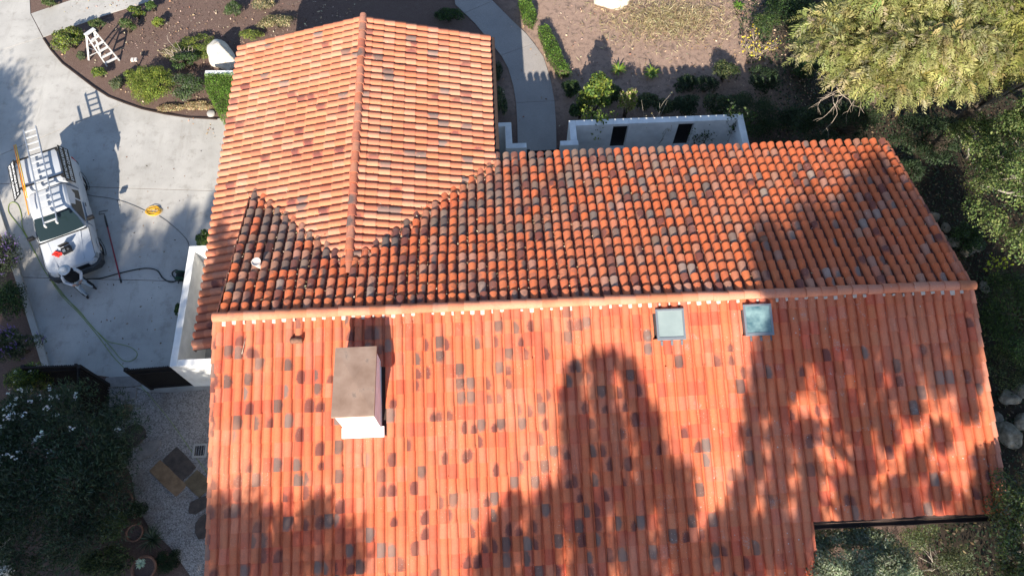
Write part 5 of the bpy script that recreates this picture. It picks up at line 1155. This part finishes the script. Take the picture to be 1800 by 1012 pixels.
# ------------------------------------------------------------------ trees on the right
def limb_tree(name, base, crown, R, label, seed, n, palette, leaf, asp=.6, K=60, cr=.26, trunk=.22, cat='tree', mat='leaf', low=-.3, bark='bark', droop=0, lean=None):
    """tapered trunk, limbs to every clump, leaves spread through the crown"""
    g = np.random.default_rng(seed); base = Vector(base); e = empty(name, base, label, cat); c = Vector(crown)-base
    P, d, k, cc = clump_points(g, tuple(c), R, n, K, cr, low); N = d+g.normal(0, .6, (n, 3)); N[:, 2] += .3; D = np.cross(N, g.normal(size=(n, 3)))+np.array([0, 0, -droop])
    leafmesh('crown', P, D, N, leaf*g.uniform(.6, 1.35, n), asp, tints(n, g, palette)*g.normal(1, .17, K)[k][:, None], M[mat], e, .12)
    mb = MB(); fork = c*.45; fork.z = max(.8, c.z*.45); mb.tube([(0, 0, -.2), tuple(fork*.5+Vector((g.normal(0, .1), g.normal(0, .1), 0))), tuple(fork), tuple(c*.85)], [trunk, trunk*.8, trunk*.65, trunk*.3], 9)
    mb.build('trunk', M[bark], e, True); mb = MB()
    for q in cc[:34]:
        q = Vector(q); m_ = fork.lerp(q, .5)+Vector((g.normal(0, .2), g.normal(0, .2), .15)); mb.tube([tuple(fork.lerp(c*.85, g.uniform(0, .6))), tuple(m_), tuple(q)], [trunk*.38, trunk*.2, trunk*.06], 6)
    mb.build('branches', M[bark], e, True); return e
def spray_conifer(name, base, crown, R, label, seed, nsp, palette):
    """drooping feathery sprays: each spray is a twig with fine leaflets on both sides"""
    g = np.random.default_rng(seed); base = Vector(base); e = empty(name, base, label, 'tree'); c = np.array(crown)-np.array(base); K = 95
    P, d, k, cc = clump_points(g, c, R, nsp, K, .22, -.05); keep = g.random(nsp) < .95; P, d, k = P[keep], d[keep], k[keep]; n = len(P)
    D = d*np.array([.9, .9, .15])+g.normal(0, .45, (n, 3))+np.array([-.25, -.45, -.28]); D /= np.linalg.norm(D, axis=1, keepdims=True); N = d*.5+g.normal(0, .35, (n, 3)); N[:, 2] += .8
    S = np.cross(D, N); S /= np.linalg.norm(S, axis=1, keepdims=True); L = g.uniform(.28, .62, n); tone = g.normal(1, .17, K)[k]*g.normal(1, .12, n); base_t = tints(n, g, palette, .12)
    PP, DD, NN, SZ, TT = [], [], [], [], []; m_ = 7
    for s_ in range(m_):
        t_ = (s_+.3)/m_; ctr = P+D*(L*t_)[:, None]-np.array([0, 0, .35])*((L*t_)**2)[:, None]
        for sg in (-1, 1):
            dd = D*.75+S*sg*.75+g.normal(0, .16, (n, 3)); sz = L*(.46-.26*t_)*g.uniform(.75, 1.25, n); PP.append(ctr+dd/np.linalg.norm(dd, axis=1, keepdims=True)*(sz*.5)[:, None]); DD.append(dd); NN.append(N+g.normal(0, .2, (n, 3))); SZ.append(sz); TT.append(base_t*tone[:, None]*(.85+.35*t_))
    leafmesh('crown', np.concatenate(PP), np.concatenate(DD), np.concatenate(NN), np.concatenate(SZ), .26, np.concatenate(TT), M['leaf'], e)
    mb = MB(); top = Vector(c)+Vector((0, 0, R[2]*.3)); mb.tube([(0, 0, -.2), tuple(top*.4), tuple(top)], [.34, .26, .06], 10); mb.build('trunk', M['bark'], e, True); mb = MB()
    for q in cc[:70]:
        q = Vector(q); s0 = top*g.uniform(.25, .8); mb.tube([tuple(s0), tuple(s0.lerp(q, .55)+Vector((0, 0, .25))), tuple(q)], [.07, .045, .012], 5)
    mb.build('branches', M['bark_pale'], e, True); return e
PALE = [(.30, .285, .105), (.37, .345, .14), (.24, .24, .08), (.34, .29, .17), (.20, .215, .06)]
cB = (23.228, 9.784, 4.600)
spray_conifer('weeping_conifer', (cB[0], cB[1]+.4, -1.0), cB, (4.6, 2.7, 2.6), 'large pale olive conifer with drooping feathery sprays at the top right', 501, 7600, PALE)
cB2 = (26.167, 9.122, 5.400)
spray_conifer('weeping_conifer', (cB2[0]+1, cB2[1]+.4, -1.4), (cB2[0]+1.4, cB2[1]+.5, 5.0), (3.2, 2.8, 2.6), 'golden conifer filling the top right corner behind the pale one', 502, 3600, [(.26, .26, .07), (.31, .29, .085), (.21, .22, .06)])
# dead grey branches hanging from the conifer's lower edge
db = empty('dead_branches', (20.879, 9.254, 2.500), 'tangle of bare grey dead branches under the left edge of the pale conifer', 'branches'); g_ = random.Random(5); mb = MB(); o0 = Vector((21.251, 9.304, 3.200))
for i in range(16):
    a = math.radians(g_.uniform(165, 285)); p_ = o0+Vector((g_.gauss(0, .7), g_.gauss(0, .4), g_.gauss(0, .2))); pts = [p_]; hd_ = Vector((math.cos(a), math.sin(a)*.7, g_.uniform(-.4, .1)))
    for k in range(6):
        hd_ = (hd_+Vector((g_.gauss(0, .28), g_.gauss(0, .28), g_.gauss(-.04, .22)))).normalized(); p_ = p_+hd_*g_.uniform(.14, .32); pts.append(p_)
        if g_.random() < .6:
            q_ = p_+(hd_+Vector((g_.gauss(0, .7), g_.gauss(0, .7), g_.gauss(0, .4)))).normalized()*g_.uniform(.15, .5); mb.tube([p_, p_.lerp(q_, .5)+Vector((g_.gauss(0, .03), g_.gauss(0, .03), .02)), q_], [.007, .005, .002], 4)
    mb.tube(pts, [.017, .015, .012, .010, .008, .006, .003], 4)
mb.build('twigs', M['dead_twig'], db)['kind'] = 'stuff'
limb_tree('dark_tree', (22.407, 16.320, -1.707), (19.824, 12.434, 2.800), (1.3, 1.5, 1.5), 'dark green tree at the left side of the pale conifer', 503, 9000, DARK+GREEN, .10, .35, K=36, cr=.3, trunk=.10)
oakP = [(.12, .165, .042), (.16, .205, .06), (.075, .12, .032), (.20, .235, .08)]
limb_tree('oak_tree', (31.461, 7.746, -2.305), (25.256, 3.502, 4.400), (2.3, 3.0, 2.2), 'sunlit light green oak at the right edge beside the roof', 504, 24000, oakP, .08, .62, K=80, cr=.19, bark='bark_pale')
limb_tree('oak_tree', (34.145, 10.080, -2.400), (26.451, 5.767, 4.900), (1.9, 1.4, 1.6), 'small-leaved oak crown at the right edge above the sunlit one', 505, 12000, oakP, .075, .62, K=50, cr=.25, bark='bark_pale')
limb_tree('oak_tree', (28.887, 9.559, -2.400), (25.716, 7.283, 2.200), (.9, .9, 1.0), 'small oak sapling with sparse pale leaves between the roof and the sunlit oak', 506, 3400, oakP, .075, .6, K=30, cr=.26, trunk=.06, bark='bark_pale')
limb_tree('oak_tree', (25.845, -6.653, -1.600), (21.779, -6.938, 3.800), (1.2, 1.9, 1.3), 'pale leafy oak branch end in the lower right corner', 507, 20000, GREY+oakP, .08, .55, K=60, cr=.24, bark='bark_pale')
limb_tree('olive_tree', (18.798, -6.941, 0.000), (17.721, -7.245, 2.600), (1.9, 1.15, .9), 'grey-green olive-like bush under the stepped-back eave', 508, 20000, [(.22, .25, .16), (.28, .31, .21), (.15, .18, .11)], .085, .45, K=70, cr=.24, trunk=.10, bark='bark_pale')
limb_tree('olive_tree', (21.205, -7.294, -0.021), (20.447, -7.382, 1.400), (1.6, 1.4, 1.0), 'low sparse grey shrub between the olive-like bush and the lower right oak', 509, 9000, GREY+OLIVE, .07, .35, K=40, cr=.2, trunk=.06, bark='bark_pale')
limb_tree('understory_tree', (23.239, 10.875, -1.964), (21.694, 8.951, 0.800), (2.1, 1.1, 1.0), 'dark shaded shrubbery behind the far roof corner', 510, 9000, DARK, .08, .5, K=50, cr=.25, trunk=.08)
limb_tree('understory_tree', (27.114, 10.408, -2.400), (25.290, 8.533, 0.400), (1.8, 1.2, 1.0), 'dark shaded shrubbery right of the far roof corner', 511, 7000, DARK, .08, .5, K=50, cr=.25, trunk=.08)
limb_tree('understory_tree', (27.892, 1.514, -1.600), (26.027, 0.651, 0.600), (1.4, 2.0, 1.4), 'dark green shrub mass at the right edge below the sunlit oak', 512, 9000, DARK+GREEN, .08, .5, K=50, cr=.25, trunk=.08)
limb_tree('understory_tree', (26.637, -0.267, -1.600), (25.915, -0.703, -0.300), (.9, 1.1, .9), 'small olive shrub beside the right rake of the roof', 513, 3600, OLIVE+DARK, .07, .5, K=30, cr=.28, trunk=.06)
twigs('yellow_leaf_shrub', (27.327, 3.488, -1.600), .9, .6, 9, 'bark', 'small shrub with round yellow-green leaves beside the main ridge end', 207, .014, 3, leaves=(70, [(.42, .48, .04)], .08), leaf=.13)
twigs('yellow_leaf_shrub', (27.993, 7.421, -2.219), .8, .5, 8, 'bark', 'little bright-leaved sprig among the creek stones', 208, .012, 3, leaves=(90, LIME, .08), leaf=.10)
g = np.random.default_rng(78); n = 42000; P = np.stack([g.uniform(18.6, 33, n), g.uniform(-9, 19, n), np.zeros(n)], 1); keep = (P[:, 0] > LX+.1) | (P[:, 1] > DN+.6) | ((P[:, 1] < -DS-.2) & (P[:, 0] > XS)); keep &= ~((P[:, 1] > 8) & (P[:, 0] < 19.5)); P = P[keep]; n = len(P)
P[:, 2] = gz(P[:, 0], P[:, 1])+np.abs(g.normal(0, .10, n)); N = g.normal(0, .6, (n, 3)); N[:, 2] += 1
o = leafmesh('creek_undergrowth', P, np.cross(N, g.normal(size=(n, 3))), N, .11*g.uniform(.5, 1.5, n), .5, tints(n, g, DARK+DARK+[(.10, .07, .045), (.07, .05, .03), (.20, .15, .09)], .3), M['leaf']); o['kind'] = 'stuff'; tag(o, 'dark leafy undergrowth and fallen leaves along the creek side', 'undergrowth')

# ------------------------------------------------------------------ trees standing south of the picture; their shade falls on roof and driveway
SH = [(.05, .08, .03), (.07, .10, .035)]
SUN = -_sd
def shade_tree(name, spots, y0, label, seed, leaf=.15, dens=1500, grow=1.4):
    """a tree with one limb and leaf clump towards the sun from each shaded spot"""
    g = np.random.default_rng(seed); C_ = []
    for t, r in spots:
        r = r*grow
        t = Vector(t); yy = y0+g.normal(0, 1.3); C_.append((t+SUN*((yy-t.y)/SUN.y), r))
    bx = sum(c.x for c, r in C_)/len(C_); b = Vector((bx, y0, float(gz(bx, y0)))); e = empty(name, b, label, 'tree')
    PP, dd = [], []
    for c, r in C_:
        m = int(dens*r*r)+150; d = unit(m, g); q = d*r*(g.uniform(.05, 1.0, (m, 1))**.45)*g.normal(1, .16, (m, 1)); PP.append(np.array(c-b)+q*np.array([1, 1.2, .92])); dd.append(d)
    P, d = np.concatenate(PP), np.concatenate(dd); n = len(P); N = d+g.normal(0, .7, (n, 3))
    leafmesh('crown', P, np.cross(N, g.normal(size=(n, 3))), N, leaf*g.uniform(.6, 1.4, n), .6, tints(n, g, SH), M['leaf'], e, .12)
    lo = min(c.z for c, r in C_); top = max(c.z for c, r in C_); tr = MB(); tr.tube([(0, 0, -.2), (.1, .1, lo*.6), (0, 0, lo+(top-lo)*.5)], [.26, .2, .1], 9); tr.build('trunk', M['bark'], e, True); br = MB()
    for c, r in C_:
        q = c-b; s0 = Vector((0, 0, max(lo*.5, min(q.z-.6, lo+(top-lo)*.45)))); br.tube([tuple(s0), tuple(s0.lerp(q, .5)+Vector((0, 0, .3))), tuple(q)], [.08, .05, .015], 5)
    br.build('branches', M['bark'], e, True); return e
shade_tree('tall_tree', [((10.796, -1.542, 4.504), .22), ((11.284, -1.562, 4.498), .22), ((10.207, -1.862, 4.417), .28), ((11.017, -1.895, 4.408), .28), ((11.746, -1.926, 4.400), .28), ((10.088, -2.478, 4.251), .36), ((10.974, -2.514, 4.241), .36), ((11.861, -2.551, 4.231), .36), ((10.122, -3.245, 4.044), .42), ((11.082, -3.285, 4.033), .42), ((12.122, -3.329, 4.021), .42), ((10.156, -4.002, 3.840), .45), ((11.188, -4.045, 3.828), .45), ((12.222, -4.089, 3.816), .45), ((10.110, -4.745, 3.639), .45), ((11.214, -4.791, 3.626), .45), ((12.240, -4.835, 3.615), .45), ((12.872, -4.862, 3.607), .45), ((8.346, -5.331, 3.481), .3), ((9.281, -5.444, 3.450), .5), ((10.299, -5.488, 3.438), .5), ((11.553, -5.541, 3.424), .5), ((12.808, -5.595, 3.409), .5), ((7.999, -6.114, 3.269), .5), ((9.009, -6.157, 3.258), .5), ((10.253, -6.211, 3.243), .5), ((11.498, -6.264, 3.229), .5), ((12.745, -6.318, 3.214), .5), ((13.915, -6.368, 3.201), .5), ((7.731, -6.958, 3.041), .6), ((8.964, -7.012, 3.027), .6), ((10.352, -7.072, 3.011), .6), ((11.742, -7.132, 2.994), .6), ((13.134, -7.193, 2.978), .6), ((14.372, -7.246, 2.964), .6)], -26, 'tree south of the house whose rounded shade lies in the middle of the sunny slope', 601, dens=2600, grow=1.12)
shade_tree('tall_tree', [((16.376, -0.692, 4.733), .5), ((17.201, -0.725, 4.724), .5), ((18.190, -0.766, 4.713), .5), ((19.181, -0.806, 4.702), .5), ((20.172, -0.847, 4.691), .5), ((21.164, -0.887, 4.680), .5), ((21.660, -0.907, 4.675), .5), ((15.827, -1.465, 4.524), .46), ((16.612, -1.498, 4.516), .46), ((17.430, -1.531, 4.507), .46), ((18.413, -1.572, 4.496), .46), ((19.397, -1.612, 4.485), .46), ((20.381, -1.653, 4.474), .46), ((21.366, -1.693, 4.463), .46), ((15.544, -2.239, 4.316), .4), ((16.324, -2.271, 4.307), .4), ((17.657, -2.326, 4.292), .4), ((18.633, -2.367, 4.281), .4), ((19.610, -2.407, 4.270), .4), ((20.588, -2.448, 4.259), .4), ((21.403, -2.481, 4.250), .4), ((15.218, -2.999, 4.110), .34), ((15.944, -3.029, 4.102), .34), ((17.719, -3.103, 4.082), .34), ((19.659, -3.184, 4.060), .34), ((21.277, -3.252, 4.042), .34), ((15.024, -3.754, 3.906), .32), ((15.793, -3.786, 3.898), .32), ((16.530, -3.817, 3.889), .32), ((18.903, -3.917, 3.862), .32), ((20.349, -3.978, 3.846), .32), ((15.056, -4.508, 3.703), .32), ((15.803, -4.540, 3.694), .32), ((16.567, -4.572, 3.686), .32), ((18.159, -4.639, 3.667), .32), ((19.594, -4.700, 3.651), .32), ((21.382, -4.775, 3.631), .32), ((14.708, -5.235, 3.506), .34), ((15.608, -5.274, 3.496), .34), ((16.477, -5.311, 3.486), .34), ((17.584, -5.358, 3.473), .34), ((19.008, -5.418, 3.457), .34), ((20.117, -5.466, 3.444), .34), ((21.259, -5.514, 3.431), .34), ((14.435, -5.883, 3.332), .38), ((15.455, -5.927, 3.320), .38), ((16.397, -5.967, 3.309), .38), ((17.654, -6.021, 3.294), .38), ((19.227, -6.088, 3.276), .38), ((20.802, -6.156, 3.258), .38), ((21.591, -6.190, 3.249), .38), ((14.898, -6.698, 3.112), .6), ((15.833, -6.738, 3.101), .6)], -25, 'broad tree south of the house with streaky shade on the right of the sunny slope', 602, dens=2600, grow=1.15)
shade_tree('tall_tree', [((16.345, 1.706, 4.460), .28), ((16.719, 0.890, 4.680), .4), ((17.934, 0.937, 4.667), .5), ((19.449, 1.308, 4.567), .6), ((20.552, 1.022, 4.644), .6), ((20.508, 2.682, 4.196), .45), ((21.272, 1.910, 4.404), .5), ((20.263, 3.987, 3.844), .22), ((21.137, 5.041, 3.559), .2), ((21.290, 0.537, 4.775), .5), ((18.037, 2.326, 4.292), .25), ((19.354, 2.498, 4.245), .25)], -20, 'tall tree south of the house shading the right end of the weathered slope', 603, dens=2400, grow=1.9)
shade_tree('tall_tree', [((0.165, -5.345, 3.477), .45), ((1.103, -5.745, 3.369), .6), ((0.511, -6.645, 3.126), .8), ((2.041, -6.499, 3.165), .8), ((2.958, -5.392, 3.464), .35), ((3.579, -6.353, 3.205), .55)], -24, 'tree south of the house shading the lower left corner of the sunny slope', 604, grow=1.5)
shade_tree('tall_tree', [((-4.117, 4.956, 0.000), .4), ((-2.737, 4.173, 0.000), .8), ((-5.210, 3.933, 0.000), .8), ((-6.520, 3.182, 0.000), .7), ((-7.460, 2.771, 0.000), .5), ((-3.151, 2.687, 0.000), 1.2), ((-4.889, 2.095, 0.000), 1.2), ((-6.390, 1.507, 0.000), 1.1), ((-7.804, 1.571, 0.000), .9), ((-9.028, 2.506, 0.000), .9), ((-2.634, 0.482, 0.000), 1.2), ((-4.155, 0.133, 0.000), 1.2), ((-5.655, -0.211, 0.000), 1.2), ((-7.136, -0.551, 0.000), 1.1), ((-8.953, 0.559, 0.000), .9), ((-2.344, -1.563, 0.000), 1.2), ((-4.006, -1.878, 0.000), 1.3), ((-5.608, -2.382, 0.000), 1.3), ((-7.545, -2.104, 0.000), 1.2), ((-2.047, -3.658, 0.000), 1.2), ((-3.836, -3.940, 0.000), 1.3), ((-5.602, -4.219, 0.000), 1.3), ((-7.475, -3.957, 0.000), 1.3), ((-1.771, -5.607, 0.000), 1.2), ((-3.499, -5.867, 0.000), 1.3), ((-5.419, -5.950, 0.000), 1.3), ((-7.191, -5.871, 0.000), 1.1), ((-10.319, 4.402, 0.000), .6), ((-10.197, 5.602, 0.000), .35), ((-6.371, 5.672, 0.000), .5), ((-7.412, 4.506, 0.000), .5), ((-8.941, 3.869, 0.000), .4), ((-3.855, 6.055, 0.000), .4), ((-8.580, 5.040, 0.000), .4), ((-2.683, 7.021, 0.000), .3), ((-.75, .3, 3.35), .5), ((-.7, 1.2, 3.35), .4), ((-.8, 2.2, 3.33), .34), ((-.5, 3.1, 3.4), .26), ((-.9, 3.9, 3.3), .2)], -18, 'large tree southwest of the house shading the lower driveway and gravel court', 605, dens=1700, grow=1.5)
shade_tree('tall_tree', [((-12.684, 12.808, 0.000), .6), ((-11.874, 10.998, 0.000), .7), ((-11.489, 9.022, 0.000), .6), ((-12.923, 11.922, 0.000), 1.0), ((-12.658, 9.625, 0.000), 1.0), ((-11.861, 11.872, 0.000), .3), ((-11.127, 9.831, 0.000), .3)], -4, 'tree west of the driveway whose feathery shade reaches the left edge', 606)
shade_tree('tall_tree', [((25.944, 1.603, -1.600), 1.3), ((26.637, -0.267, -1.600), 1.4), ((28.217, 2.459, -1.600), 1.0), ((25.379, -2.785, -1.587), 1.2), ((27.374, 7.966, -2.350), .8), ((25.885, 5.095, -1.602), .8)], -17, 'tree southeast of the house shading the creek bed', 607)
